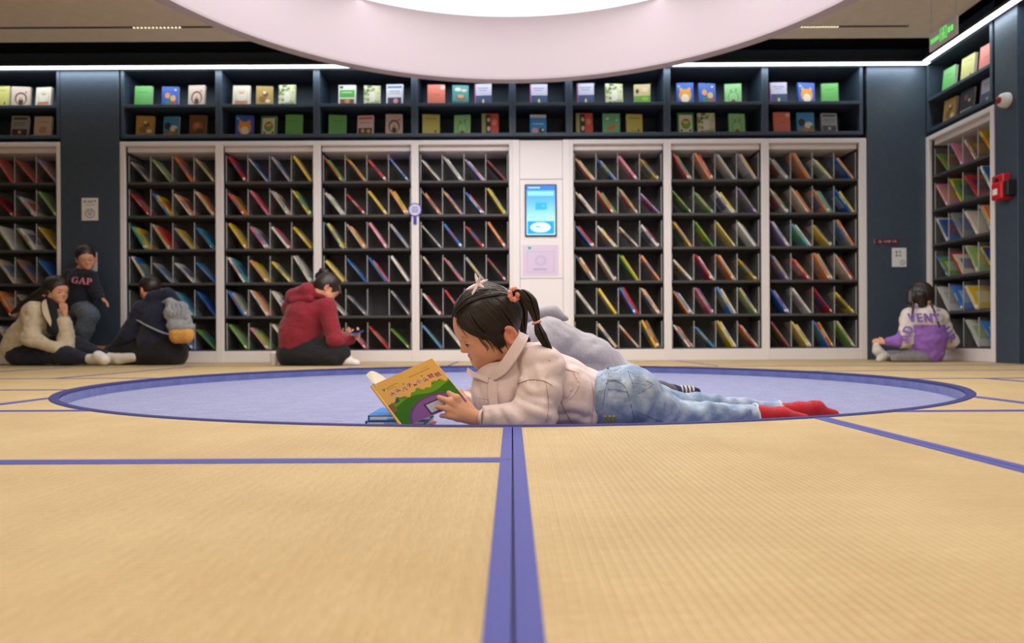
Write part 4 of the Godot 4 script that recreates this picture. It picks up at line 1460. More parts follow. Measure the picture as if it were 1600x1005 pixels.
# solid strip between two edge lines
func ribbon(a: Array, b: Array, thick: float, per := 4) -> ArrayMesh:
	var u := smooth_path(a, per)
	var v := smooth_path(b, per)
	var st := begin()
	var n := u.size()
	var nor := []
	for i in n:
		var t: Vector3 = u[mini(i + 1, n - 1)] - u[maxi(i - 1, 0)]
		nor.append(t.cross(v[i] - u[i]).normalized())
	for i in n - 1:
		for sgn in [1.0, -1.0]:
			var p := [u[i], v[i], v[i + 1], u[i + 1]]
			var q := [nor[i], nor[i], nor[i + 1], nor[i + 1]]
			for k in ([0, 1, 2, 0, 2, 3] if sgn > 0 else [0, 2, 1, 0, 3, 2]):
				st.set_normal(q[k] * sgn)
				st.add_vertex(p[k] + q[k] * sgn * thick / 2)
		for e in [u, v]:
			var w := [e[i] + nor[i] * thick / 2, e[i] - nor[i] * thick / 2, e[i + 1] - nor[i + 1] * thick / 2, e[i + 1] + nor[i + 1] * thick / 2]
			var nn: Vector3 = (u[i] - v[i]).normalized() * (1.0 if e == u else -1.0)
			quad(st, w[0], w[1], w[2], w[3], nn)
	for i in [0, n - 1]:
		var nn: Vector3 = (u[0] - u[1]).normalized() if i == 0 else (u[n - 1] - u[n - 2]).normalized()
		quad(st, u[i] + nor[i] * thick / 2, u[i] - nor[i] * thick / 2, v[i] - nor[i] * thick / 2, v[i] + nor[i] * thick / 2, nn)
	return done(st)

func people() -> void:
	hair_mat = StandardMaterial3D.new()
	hair_mat.albedo_color = rgb(38, 27, 23)
	hair_mat.roughness = 0.42
	skin_mat = StandardMaterial3D.new()
	skin_mat.vertex_color_use_as_albedo = true
	skin_mat.roughness = 0.55
	skin_mat.subsurf_scatter_enabled = true
	skin_mat.subsurf_scatter_strength = 0.12
	reading_girl()
	grey_hoodie()
	beige_woman()
	small_boy()
	backpack_boy()
	red_woman()
	purple_girl()

func reading_girl() -> void:
	var base := Vector3(0.05, -0.045, -1.87)
	var t := thing("person", "girl lying on her front in pale pink jacket, reading orange book", "person", base)
	var hc: Vector3 = Vector3(-0.0645, 0.2432, -1.8600)
	var hb := frame(deg_to_rad(28), deg_to_rad(14), deg_to_rad(13))
	var hs := 1.0
	var chest: Vector3 = Vector3(-0.0207, 0.0629, -1.8700)
	var upper: Vector3 = Vector3(0.0585, 0.0914, -1.8900)
	var mid: Vector3 = Vector3(0.1343, 0.0590, -1.8900)
	var waist: Vector3 = Vector3(0.2051, 0.0367, -1.8900)
	var hip: Vector3 = Vector3(0.2846, 0.0438, -1.8800)
	var sh_n: Vector3 = Vector3(0.0772, 0.1233, -1.8100)
	var el_n: Vector3 = Vector3(0.0523, 0.0081, -1.7550)
	var wr_n: Vector3 = Vector3(-0.0687, 0.0089, -1.7250)
	var sh_f: Vector3 = Vector3(-0.0093, 0.0978, -1.9700)
	var el_f: Vector3 = Vector3(-0.0635, -0.0106, -2.0000)
	var wr_f: Vector3 = Vector3(-0.1620, 0.0325, -1.9200)
	var kn_n: Vector3 = Vector3(0.4673, -0.0053, -1.8600)
	var an_n: Vector3 = Vector3(0.6386, -0.0055, -1.8850)
	var toe_n: Vector3 = Vector3(0.7759, -0.0162, -1.9000)
	var kn_f: Vector3 = Vector3(0.5054, 0.0054, -1.9900)
	var an_f: Vector3 = Vector3(0.7493, -0.0023, -2.0200)
	var toe_f: Vector3 = Vector3(0.9124, -0.0168, -2.0300)
	var nk: Vector3 = Vector3(0.0198, 0.1391, -1.8800)
	var near_hand := [
		[Vector3(-0.0748, 0.0075, -1.7240), Vector3(-0.1177, 0.0295, -1.7220), 0.017, 0.013], [Vector3(-0.0778, 0.0047, -1.7220), Vector3(-0.1301, 0.0141, -1.7220), 0.016, 0.012], [Vector3(-0.0870, 0.0124, -1.7220), Vector3(-0.1207, 0.0205, -1.7200), 0.015, 0.013],
		[Vector3(-0.1147, 0.0400, -1.7240), Vector3(-0.1329, 0.0587, -1.7220), 0.0085, 0.0078], [Vector3(-0.1329, 0.0587, -1.7220), Vector3(-0.1546, 0.0697, -1.7420), 0.0078, 0.0062], [Vector3(-0.1008, 0.0217, -1.7220), Vector3(-0.1147, 0.0400, -1.7240), 0.011, 0.0088],
		[Vector3(-0.1222, 0.0312, -1.7200), Vector3(-0.1483, 0.0496, -1.7220), 0.0085, 0.0078], [Vector3(-0.1483, 0.0496, -1.7220), Vector3(-0.1786, 0.0584, -1.7480), 0.0078, 0.0062],
		[Vector3(-0.1283, 0.0220, -1.7200), Vector3(-0.1546, 0.0327, -1.7220), 0.0083, 0.0076], [Vector3(-0.1546, 0.0327, -1.7220), Vector3(-0.1819, 0.0350, -1.7480), 0.0076, 0.006],
		[Vector3(-0.1330, 0.0113, -1.7200), Vector3(-0.1516, 0.0158, -1.7220), 0.0075, 0.0068], [Vector3(-0.1516, 0.0158, -1.7220), Vector3(-0.1723, 0.0135, -1.7450), 0.0068, 0.0056],
		[Vector3(-0.0969, 0.0265, -1.7350), Vector3(-0.1139, 0.0493, -1.7600), 0.0105, 0.009], [Vector3(-0.1139, 0.0493, -1.7600), Vector3(-0.1313, 0.0696, -1.7850), 0.009, 0.0075],
	]
	var far_hand := hand_bones(wr_f, Vector3(-0.2270, 0.0581, -1.9500) - wr_f, Vector3(0, -0.3, -1), Vector3(0, 1, 0.2), 0.62, 0.3)
	var limbs := [
		[nk, chest, 0.06, 0.08], [nk, upper, 0.06, 0.09], [chest, upper, 0.08, 0.09], [upper, mid, 0.09, 0.085], [mid, waist, 0.085, 0.07], [waist, hip, 0.07, 0.085],
		[sh_n, el_n, 0.052, 0.045], [el_n, wr_n, 0.042, 0.03], [sh_f, el_f, 0.05, 0.042], [el_f, wr_f, 0.042, 0.03],
		[hip, kn_n, 0.05, 0.03], [kn_n, an_n, 0.034, 0.03], [an_n, toe_n, 0.032, 0.022], [hip, kn_f, 0.045, 0.03], [kn_f, an_f, 0.034, 0.03], [an_f, toe_f, 0.032, 0.022],
	]
	body(t, base, limbs, hc, hb, hs, [near_hand, far_hand], 0.014, 0.003, 0.0025)
	eyes(t, base, hc, hb, hs, 0.5)
	# hair: cap, combed locks to two pigtails, loose strands
	girl_hair(t, base, hc, hb, hs)
	# jacket
	var pink := cloth(rgb(220, 200, 197), rgb(226, 207, 204), 12.0, 0.85, 0.1, 0.25, 31)
	var n := FastNoiseLite.new()
	n.seed = 8
	n.frequency = 7.0
	n.fractal_type = FastNoiseLite.FRACTAL_RIDGED
	n.fractal_octaves = 2
	var js := begin()
	var f := field([
		[chest, upper, 0.088, 0.094], [Vector3(-0.0474, 0.0730, -1.8700), chest, 0.055, 0.085], [upper, mid, 0.094, 0.09], [mid, waist, 0.088, 0.074], [waist, Vector3(0.2185, 0.0231, -1.8900), 0.076, 0.075],
		[upper, sh_n, 0.07, 0.050], [upper, sh_f, 0.06, 0.055], [Vector3(0.1499, 0.1090, -1.8300), Vector3(0.1618, 0.0607, -1.8200), 0.012, 0.010],
	], 0.005, 0.022)
	f.ripple(n, 0.005, Vector3(1.3, 0.6, 1.2))
	f.trim(Vector3(0.2219, 0.0264, -1.8900), Vector3(1, -0.12, 0).normalized(), 0.16)
	f.ell(hc + hb * Vector3(-0.005, -0.05, 0), Vector3(0.07, 0.075, 0.062), hb, 0.008, true)
	var look := Vector3(0, -0.1, -1).normalized()
	var low := Vector3(base.x, base.y + 0.003, base.z)
	for e in [[Vector3(0.0737, 0.1510, -1.8000), Vector3(0.1089, 0.1187, -1.8000), Vector3(0.1343, 0.0623, -1.8000)], [Vector3(0.1154, 0.1412, -1.8000), Vector3(0.1442, 0.1025, -1.8000), Vector3(0.1535, 0.0462, -1.8000)], [Vector3(0.1523, 0.1185, -1.8000), Vector3(0.1682, 0.0782, -1.8000), Vector3(0.1647, 0.0220, -1.8000)], [Vector3(0.1052, 0.0223, -1.8000), Vector3(0.1470, 0.0349, -1.8000), Vector3(0.1920, 0.0219, -1.8000)], [Vector3(0.1147, -0.0019, -1.8000), Vector3(0.1533, 0.0092, -1.8000), Vector3(0.1886, -0.0071, -1.8000)], [Vector3(-0.0327, 0.0792, -1.8000), Vector3(-0.0168, 0.0470, -1.8000), Vector3(-0.0235, 0.0069, -1.8000)], [Vector3(0.1795, 0.0991, -1.8000), Vector3(0.1890, 0.0621, -1.8000), Vector3(0.1823, 0.0139, -1.8000)], [Vector3(-0.0900, 0.0701, -1.8200), Vector3(-0.0788, 0.0408, -1.8200), Vector3(-0.0684, 0.0103, -1.8000)], [Vector3(0.0320, 0.1753, -1.8000), Vector3(0.0802, 0.1638, -1.8000), Vector3(0.1283, 0.1379, -1.8000)]]:
		fold(f, e, look, 0.009, 0.6)
	f.trim(low, Vector3(0, -1, 0), 2.0)
	f.mesh_into(js)
	var ff := f
	f = field([
		[Vector3(0.0679, 0.1310, -1.8200), sh_n, 0.056, 0.057], [sh_n, Vector3(0.0659, 0.0693, -1.7750), 0.057, 0.052], [Vector3(0.0659, 0.0693, -1.7750), el_n, 0.052, 0.051], [el_n, Vector3(-0.0010, 0.0028, -1.7350), 0.05, 0.042], [Vector3(-0.0010, 0.0028, -1.7350), wr_n, 0.042, 0.031],
		[Vector3(0.0914, 0.0882, -1.7750), Vector3(0.0999, 0.0068, -1.7650), 0.018, 0.012], [Vector3(0.0336, 0.0592, -1.7450), Vector3(0.0699, 0.0301, -1.7220), 0.010, 0.012], [Vector3(0.0175, 0.0310, -1.7150), Vector3(0.0695, 0.0124, -1.7150), 0.012, 0.012], [Vector3(-0.0161, 0.0245, -1.7050), Vector3(0.0173, 0.0019, -1.7020), 0.008, 0.010],
	], 0.005, 0.016)
	f.ripple(n, 0.005, Vector3(0.8, 1.3, 1.2))
	f.trim(Vector3(-0.0749, 0.0074, -1.7250), (Vector3(-0.0931, 0.0126, -1.7200) - Vector3(-0.0165, 0.0044, -1.7350)).normalized(), 0.05)
	for e in [[Vector3(0.0183, 0.1026, -1.7500), Vector3(0.0462, 0.0712, -1.7500), Vector3(0.0806, 0.0617, -1.7500)], [Vector3(0.0150, 0.0714, -1.7500), Vector3(0.0492, 0.0462, -1.7500), Vector3(0.0898, 0.0397, -1.7500)], [Vector3(0.0085, 0.0490, -1.7200), Vector3(0.0452, 0.0273, -1.7200), Vector3(0.0851, 0.0148, -1.7200)], [Vector3(0.0594, 0.1364, -1.7600), Vector3(0.0717, 0.0892, -1.7600), Vector3(0.0746, 0.0263, -1.7600)], [Vector3(0.0311, 0.1287, -1.7600), Vector3(0.0309, 0.0894, -1.7600), Vector3(0.0086, 0.0441, -1.7400)], [Vector3(-0.0221, 0.0327, -1.7000), Vector3(-0.0009, 0.0143, -1.7000), Vector3(0.0081, -0.0039, -1.7000)], [Vector3(-0.0494, 0.0328, -1.7000), Vector3(-0.0373, 0.0145, -1.7000), Vector3(-0.0344, -0.0037, -1.7000)]]:
		fold(f, e, look, 0.007, 0.6)
	f.trim(low, Vector3(0, -1, 0), 2.0)
	f.mesh_into(js)
	var fs := f
	f = field([[sh_f, el_f, 0.055, 0.048], [el_f, wr_f, 0.046, 0.032]], 0.007, 0.02)
	f.ripple(n, 0.004, Vector3.ONE)
	f.mesh_into(js)
	js.index()
	part(t, "jacket", done(js), pink, -base)
	var seam := mat(rgb(176, 150, 144), 0.9)
	var dark := mat(rgb(120, 98, 96), 0.9)
	# collar, placket, pocket flap, cuff and seams
	part(t, "collar", ribbon([Vector3(0.0199, 0.2160, -1.8450), Vector3(0.0097, 0.1996, -1.8000), Vector3(-0.0145, 0.1614, -1.7850), Vector3(-0.0403, 0.1247, -1.7900), Vector3(-0.0551, 0.1018, -1.8000)], [Vector3(0.0430, 0.2060, -1.8500), Vector3(0.0319, 0.1835, -1.7900), Vector3(0.0092, 0.1473, -1.7720), Vector3(-0.0179, 0.1139, -1.7780), Vector3(-0.0501, 0.0942, -1.7930)], 0.006), pink, -base)
	part(t, "collar", ribbon([Vector3(-0.1133, 0.1255, -1.8600), Vector3(-0.0952, 0.1151, -1.8300), Vector3(-0.0780, 0.1095, -1.8100), Vector3(-0.0583, 0.1035, -1.8000)], [Vector3(-0.1164, 0.1141, -1.8550), Vector3(-0.1015, 0.1024, -1.8250), Vector3(-0.0859, 0.1001, -1.8050), Vector3(-0.0599, 0.0892, -1.7970)], 0.006), pink, -base)
	part(t, "placket", ribbon([Vector3(-0.0582, 0.1005, -1.7950), Vector3(-0.0598, 0.0688, -1.7900), Vector3(-0.0550, 0.0309, -1.7850)], [Vector3(-0.0356, 0.0914, -1.7850), Vector3(-0.0373, 0.0661, -1.7820), Vector3(-0.0342, 0.0315, -1.7780)], 0.004), pink, -base)
	part(t, "pocket_flap", patch(ff, [Vector3(-0.0843, 0.0522, -1.8000), Vector3(-0.0695, 0.0513, -1.7900), Vector3(-0.0518, 0.0484, -1.7860)], [Vector3(-0.0779, 0.0235, -1.7970), Vector3(-0.0695, 0.0166, -1.7860), Vector3(-0.0550, 0.0233, -1.7820)], Vector3(0, -0.1, -1).normalized(), 0.003), pink, -base)
	part(t, "cuff", tube(smooth_path([Vector3(-0.0728, 0.0299, -1.7150), Vector3(-0.0768, 0.0223, -1.7000), Vector3(-0.0782, 0.0076, -1.6960), Vector3(-0.0743, -0.0093, -1.7100)], 4), lerp_list([0.003, 0.004, 0.004, 0.003], 13), 8), pink, -base)
	for e in [[ff, [Vector3(0.0609, 0.1704, -1.8000), Vector3(0.0929, 0.1413, -1.8000), Vector3(0.1282, 0.1266, -1.8000), Vector3(0.1683, 0.1136, -1.8000)], 0.0012], [ff, [Vector3(0.1087, 0.0817, -1.8000), Vector3(0.1309, 0.0222, -1.8000), Vector3(0.1564, -0.0165, -1.8000)], 0.0012], [ff, [Vector3(0.1539, 0.1153, -1.8000), Vector3(0.1650, 0.0927, -1.8000), Vector3(0.1601, 0.0702, -1.8000), Vector3(0.1342, 0.0382, -1.8000)], 0.003], [ff, [Vector3(0.1489, 0.0928, -1.8000), Vector3(0.1472, 0.0703, -1.8000), Vector3(0.1246, 0.0415, -1.8000)], 0.0022], [ff, [Vector3(0.2020, 0.0925, -1.8000), Vector3(0.2050, 0.0459, -1.8000), Vector3(0.2014, -0.0135, -1.8000)], 0.0012], [fs, [Vector3(0.0120, 0.0901, -1.7500), Vector3(0.0433, 0.0993, -1.7500), Vector3(0.0745, 0.0961, -1.7500), Vector3(0.0994, 0.0834, -1.7500)], 0.0016], [fs, [Vector3(0.0807, 0.0898, -1.7500), Vector3(0.0867, 0.0429, -1.7500), Vector3(0.0802, -0.0040, -1.7500)], 0.0012], [ff, [Vector3(-0.0891, 0.0522, -1.8000), Vector3(-0.0650, 0.0473, -1.8000), Vector3(-0.0393, 0.0455, -1.8000)], 0.0014]]:
		var pts := []
		for p in smooth_path(e[1], 12):
			pts.append(e[0].snap(p, look, 0.0013) - base)
		part(t, "seam", tube(pts, lerp_list([e[2] * 0.6, e[2], e[2], e[2] * 0.6], pts.size()), 6), pink if e[2] > 0.002 else seam)
	# jeans
	var denim := cloth(rgb(98, 124, 164), rgb(198, 212, 230), 2.2, 0.9, 0.15, 0.2, 32)
	var jn := [
		[waist, hip, 0.073, 0.084], [Vector3(0.2720, 0.0537, -1.8400), Vector3(0.3032, 0.0576, -1.8300), 0.075, 0.074], [Vector3(0.2898, 0.0478, -1.9600), Vector3(0.3264, 0.0504, -1.9700), 0.07, 0.068],
		[Vector3(0.3040, 0.0539, -1.8350), Vector3(0.3625, 0.0227, -1.8500), 0.073, 0.058], [Vector3(0.3625, 0.0227, -1.8500), Vector3(0.4175, -0.0017, -1.8600), 0.058, 0.044], [Vector3(0.4175, -0.0017, -1.8600), kn_n, 0.043, 0.040], [kn_n, Vector3(0.5506, -0.0087, -1.8720), 0.039, 0.036], [Vector3(0.5506, -0.0087, -1.8720), Vector3(0.6348, -0.0087, -1.8840), 0.036, 0.036],
		[Vector3(0.3248, 0.0511, -1.9600), Vector3(0.4057, 0.0174, -1.9800), 0.068, 0.05], [Vector3(0.4057, 0.0174, -1.9800), kn_f, 0.05, 0.038], [kn_f, Vector3(0.6240, -0.0016, -2.0000), 0.037, 0.034], [Vector3(0.6240, -0.0016, -2.0000), Vector3(0.7475, -0.0077, -2.0200), 0.034, 0.030],
		[Vector3(0.4337, 0.0177, -1.8300), Vector3(0.4760, -0.0184, -1.8300), 0.016, 0.012], [Vector3(0.5013, 0.0221, -1.8500), Vector3(0.5409, 0.0152, -1.8500), 0.016, 0.010], [Vector3(0.5606, -0.0014, -1.8500), Vector3(0.5970, 0.0140, -1.8600), 0.012, 0.012], [Vector3(0.5119, 0.0346, -1.9800), Vector3(0.5614, 0.0343, -1.9800), 0.014, 0.012], [Vector3(0.5861, 0.0200, -1.9800), Vector3(0.6387, 0.0118, -1.9900), 0.014, 0.010],
	]
	f = field(jn, 0.006, 0.02)
	n.seed = 12
	n.frequency = 9.0
	f.ripple(n, 0.005, Vector3(1.2, 0.8, 1.0))
	for e in [[Vector3(0.3210, 0.1096, -1.8000), Vector3(0.3401, 0.0661, -1.8000), Vector3(0.3269, 0.0083, -1.8000)], [Vector3(0.3562, 0.0757, -1.8000), Vector3(0.3688, 0.0370, -1.8000), Vector3(0.3558, -0.0047, -1.8000)], [Vector3(0.3914, 0.0498, -1.8000), Vector3(0.4073, 0.0208, -1.8000), Vector3(0.3943, -0.0113, -1.8000)], [Vector3(0.4314, 0.0285, -1.8200), Vector3(0.4638, 0.0056, -1.8200), Vector3(0.4931, 0.0119, -1.8200)], [Vector3(0.4800, -0.0140, -1.8200), Vector3(0.5158, 0.0053, -1.8200), Vector3(0.5515, -0.0014, -1.8200)], [Vector3(0.5347, 0.0228, -1.8400), Vector3(0.5675, 0.0029, -1.8400), Vector3(0.6004, 0.0126, -1.8400)], [Vector3(0.2663, 0.1018, -1.8000), Vector3(0.2757, 0.0536, -1.8000), Vector3(0.2658, -0.0026, -1.8000)]]:
		fold(f, e, look, 0.008, 0.6)
	f.trim(low, Vector3(0, -1, 0), 2.0)
	f.trim(Vector3(0.2085, 0.0501, -1.8900), Vector3(-1, 0.1, 0).normalized(), 0.13)
	f.trim(Vector3(0.6402, -0.0072, -1.8850), Vector3(1, 0, 0), 0.07)
	f.trim(Vector3(0.7529, -0.0024, -2.0200), Vector3(1, 0, 0), 0.07)
	part(t, "jeans", net(f), denim, -base)
	for e in [[Vector3(0.6385, -0.0088, -1.8850), 0.035], [Vector3(0.7511, -0.0078, -2.0200), 0.029]]:
		var ring := []
		for k in 17:
			var q: Vector3 = e[0] + Vector3(0.002 * sin(k * 2.1), cos(TAU * k / 16.0) * e[1], sin(TAU * k / 16.0) * e[1])
			q.y = maxf(q.y, low.y + 0.003)
			ring.append(q - base)
		part(t, "hem", tube(ring, lerp_list([0.0034, 0.0034], 17), 6), mat(rgb(206, 212, 222), 0.95))
	var stitch := mat(rgb(112, 130, 160), 0.9)
	for e in [[Vector3(0.2309, 0.0860, -1.8000), Vector3(0.2534, 0.0923, -1.8000), Vector3(0.2758, 0.0761, -1.8000), Vector3(0.2948, 0.0213, -1.8000), Vector3(0.3075, -0.0173, -1.8000)], [Vector3(0.2889, 0.1178, -1.8000), Vector3(0.3177, 0.0984, -1.8000), Vector3(0.3482, 0.0838, -1.8000)], [Vector3(0.2889, 0.1178, -1.8000), Vector3(0.2952, 0.0856, -1.8000), Vector3(0.3031, 0.0615, -1.8000), Vector3(0.3256, 0.0678, -1.8000), Vector3(0.3482, 0.0838, -1.8000)], [Vector3(0.2997, 0.0197, -1.8000), Vector3(0.3398, 0.0034, -1.8000), Vector3(0.3975, -0.0161, -1.8000)], [Vector3(0.2163, 0.0667, -1.8000), Vector3(0.2485, 0.0714, -1.8000), Vector3(0.2806, 0.0632, -1.8000)], [Vector3(0.2423, 0.1116, -1.8000), Vector3(0.2406, 0.0988, -1.8000), Vector3(0.2308, 0.0667, -1.8000), Vector3(0.2241, 0.0217, -1.8000)], [Vector3(0.6136, 0.0149, -1.8500), Vector3(0.6184, -0.0017, -1.8500), Vector3(0.6134, -0.0215, -1.8500)]]:
		var pts := []
		for p in smooth_path(e, 12):
			pts.append(f.snap(p, look, 0.0013) - base)
		part(t, "stitching", tube(pts, lerp_list([0.0007, 0.0012, 0.0012, 0.0007], pts.size()), 6), stitch)
	for e in [["belt_loop", [Vector3(0.2439, 0.1293, -1.8000), Vector3(0.2391, 0.1148, -1.8000), Vector3(0.2341, 0.0956, -1.8000)], [Vector3(0.2761, 0.1275, -1.8000), Vector3(0.2728, 0.1131, -1.8000), Vector3(0.2679, 0.0922, -1.8000)]], ["hip_pocket", [Vector3(0.2905, 0.1162, -1.8000), Vector3(0.2952, 0.0888, -1.8000), Vector3(0.3031, 0.0631, -1.8000)], [Vector3(0.3466, 0.0838, -1.8000), Vector3(0.3369, 0.0758, -1.8000), Vector3(0.3272, 0.0694, -1.8000)]]]:
		part(t, e[0], patch(f, e[1], e[2], look, 0.0025), denim, -base)
	part(t, "waistband", patch(f, [Vector3(0.2263, 0.1082, -1.8400), Vector3(0.2180, 0.0780, -1.8000), Vector3(0.2144, 0.0057, -1.8000)], [Vector3(0.2460, 0.1179, -1.8400), Vector3(0.2389, 0.0811, -1.8000), Vector3(0.2337, 0.0056, -1.8000)], look, 0.002), denim, -base)
	for k in 3:
		part(t, "embroidery", tube([f.snap((Vector3(0.2337, 0.0056, -1.8000) + Vector3(0.0096, -0.0000, 0.0000) * k), look, 0.001) - base, f.snap((Vector3(0.2400, -0.0121, -1.8000) + Vector3(0.0096, -0.0000, 0.0000) * k), look, 0.001) - base], [0.0035, 0.003], 6), mat(rgb(190, 170, 60), 0.8))
	# knitted red socks
	var red := cloth(rgb(176, 14, 30), rgb(200, 22, 40), 12.0, 0.95, 0.9, 0.4, 33)
	wear(t, base, "sock", [[Vector3(0.6214, -0.0070, -1.8840), Vector3(0.6561, -0.0091, -1.8870), 0.031, 0.03], [Vector3(0.6561, -0.0091, -1.8870), Vector3(0.7122, -0.0101, -1.8930), 0.029, 0.027], [Vector3(0.7122, -0.0101, -1.8930), toe_n, 0.026, 0.014]], 0.005, 0.012, red, 0.002)
	wear(t, base, "sock", [[Vector3(0.7565, -0.0078, -2.0200), Vector3(0.8126, -0.0086, -2.0250), 0.024, 0.026], [Vector3(0.8126, -0.0086, -2.0250), Vector3(0.8581, -0.0057, -2.0300), 0.027, 0.024], [Vector3(0.8582, 0.0016, -2.0300), Vector3(0.8672, 0.0052, -2.0300), 0.021, 0.016], [Vector3(0.8635, -0.0111, -2.0300), toe_f, 0.022, 0.014]], 0.005, 0.012, red, 0.002)
	girls_book()

func girl_hair(t: Node3D, base: Vector3, c: Vector3, b: Basis, s: float) -> void:
	var cap := Field.new(c - Vector3.ONE * 0.125, c + Vector3.ONE * 0.125, 0.004)
	var P := func(x: float, y: float, z: float) -> Vector3: return c + b * Vector3(x, y, z)
	cap.ell(P.call(-0.008, 0.018, 0), Vector3(0.088, 0.080, 0.076), b, 0.01)
	cap.ell(P.call(-0.034, -0.010, 0), Vector3(0.050, 0.056, 0.060), b, 0.02)
	cap.ell(P.call(0.084, -0.060, 0), Vector3(0.066, 0.094, 0.12), b, 0.006, true)
	for e in [-1.0, 1.0]:
		cap.ell(P.call(-0.020, -0.044, 0.09 * e), Vector3(0.030, 0.036, 0.034), b, 0.004, true)
	var st := begin()
	cap.mesh_into(st)
	st.index()
	part(t, "hair_cap", done(st), hair_mat, -base)
	var r := RandomNumberGenerator.new()
	r.seed = 77
	st = begin()
	var rad := Vector3(0.0895, 0.0815, 0.0775)
	var mid := Vector3(-0.008, 0.018, 0)
	for side in [1.0, -1.0]:
		var tie := (Vector3(-0.066, 0.030, 0.052 * side) - Vector3.ZERO)
		var td := (tie / rad).normalized()
		for k in 170:
			var a := float(k) / 170.0
			# start along the parting and hairline: forehead middle, temple, above the ear, nape
			var d0: Vector3
			if a < 0.3:
				d0 = Vector3(lerpf(0.80, -0.45, a / 0.3), lerpf(0.50, 0.92, minf(a / 0.15, 1.0)), 0.05 * side)
			else:
				var q := (a - 0.3) / 0.7
				d0 = Vector3(lerpf(0.80, -0.40, q), lerpf(0.52, 0.62, q), lerpf(0.10, 0.55, q) * side)
			d0 = (d0 + Vector3(r.randf() - 0.5, r.randf() - 0.5, r.randf() - 0.5) * 0.05).normalized()
			var pts := []
			var lift := 1.0 + 0.02 * r.randf()
			for i in 9:
				var u := i / 8.0
				var d := d0.slerp(td, u)
				var w := lift + 0.03 * sin(PI * u) * r.randf() if i > 0 and i < 8 else lift
				pts.append(c + b * (mid + d * rad * w) - base)
			add_tube(st, pts, lerp_list([0.0006, 0.0017, 0.0019, 0.0016], 9), 4)
		# below the parting the hair is combed down over temple, ear and nape
		for k in 260:
			var w := k / 259.0
			var s0 := Vector3(0.070, 0.050, 0.022).lerp(Vector3(-0.064, 0.050, 0.048), w)
			var e0: Vector3
			if w < 0.35:
				e0 = Vector3(0.054, 0.006, 0.056).lerp(Vector3(0.020, -0.044, 0.066), w / 0.35)
			elif w < 0.62:
				e0 = Vector3(0.004, -0.040, 0.068).lerp(Vector3(-0.036, -0.012, 0.070), (w - 0.35) / 0.27)
			else:
				e0 = Vector3(-0.046, -0.034, 0.060).lerp(Vector3(-0.078, -0.046, 0.016), (w - 0.62) / 0.38)
			s0.z *= side
			e0.z *= side
			var j := Vector3(r.randf() - 0.5, r.randf() - 0.5, r.randf() - 0.5) * 0.06
			var da := ((s0 - mid) / rad).normalized()
			var db := ((e0 - mid) / rad + j).normalized()
			var pts6 := []
			var up6 := 1.0 + 0.03 * r.randf()
			for i in 9:
				var u := i / 8.0
				pts6.append(c + b * (mid + da.slerp(db, u) * rad * (up6 + 0.035 * sin(PI * u))) - base)
			add_tube(st, pts6, lerp_list([0.0012, 0.0020, 0.0020, 0.0016, 0.0005], 9), 4)
		# loose strands in front of the ear
		for k in 12:
			var z: float = (0.056 + 0.012 * r.randf()) * side
			var x0 := 0.008 + 0.036 * r.randf()
			var dx := r.randf() * 0.02
			var pts2 := smooth_path([P.call(x0 - 0.02, 0.058, 0.05 * side), P.call(x0, 0.030, z * 1.02 + 0.002 * side), P.call(x0 - 0.006 + dx, -0.008, z + 0.004 * side), P.call(x0 - 0.014 + dx, -0.04, z - 0.001 * side), P.call(x0 - 0.018 + dx * 1.6, -0.056 - 0.03 * r.randf() * r.randf(), z - 0.008 * side)], 4)
			for i in pts2.size():
				pts2[i] -= base
			add_tube(st, pts2, lerp_list([0.0008, 0.0009, 0.0008, 0.0003], pts2.size()), 4)
		# hair swept from the forehead down over the temple to the ear
		for k in 90:
			var w := k / 89.0
			var j := Vector3(r.randf() - 0.5, r.randf() - 0.5, r.randf() * 0.5) * 0.004
			var pts5 := []
			for q in [Vector3(0.066 - 0.05 * w, 0.058 + 0.012 * w, 0.014 + 0.012 * w), Vector3(0.058 - 0.045 * w, 0.031 + 0.012 * w, 0.050 + 0.014 * w), Vector3(0.036 - 0.036 * w, -0.004, 0.0665 + 0.004 * w), Vector3(0.022 - 0.026 * w, -0.034, 0.0660 + 0.002 * w), Vector3(0.013 - 0.020 * w, -0.056 - 0.018 * r.randf(), 0.059)]:
				pts5.append(P.call(q.x + j.x, q.y + j.y, (q.z + j.z) * side) - base)
			var sp := smooth_path(pts5, 4)
			add_tube(st, sp, lerp_list([0.0012, 0.0017, 0.0017, 0.0014, 0.0004], sp.size()), 4)
	# thin fringe on the forehead
	for k in 12:
		var z := lerpf(-0.03, 0.04, k / 11.0) + 0.006 * r.randf()
		var l := 0.010 + 0.028 * r.randf() * (1.0 if k > 6 else 0.6)
		var pts3 := smooth_path([P.call(0.060, 0.066, z * 0.9), P.call(0.0745, 0.047, z), P.call(0.0815 - absf(z) * 0.18, 0.036 - l * 0.4, z + 0.004), P.call(0.0825 - absf(z) * 0.25, 0.034 - l, z + 0.010)], 4)
		for i in pts3.size():
			pts3[i] -= base
		add_tube(st, pts3, lerp_list([0.0007, 0.0007, 0.0005, 0.0002], pts3.size()), 4)
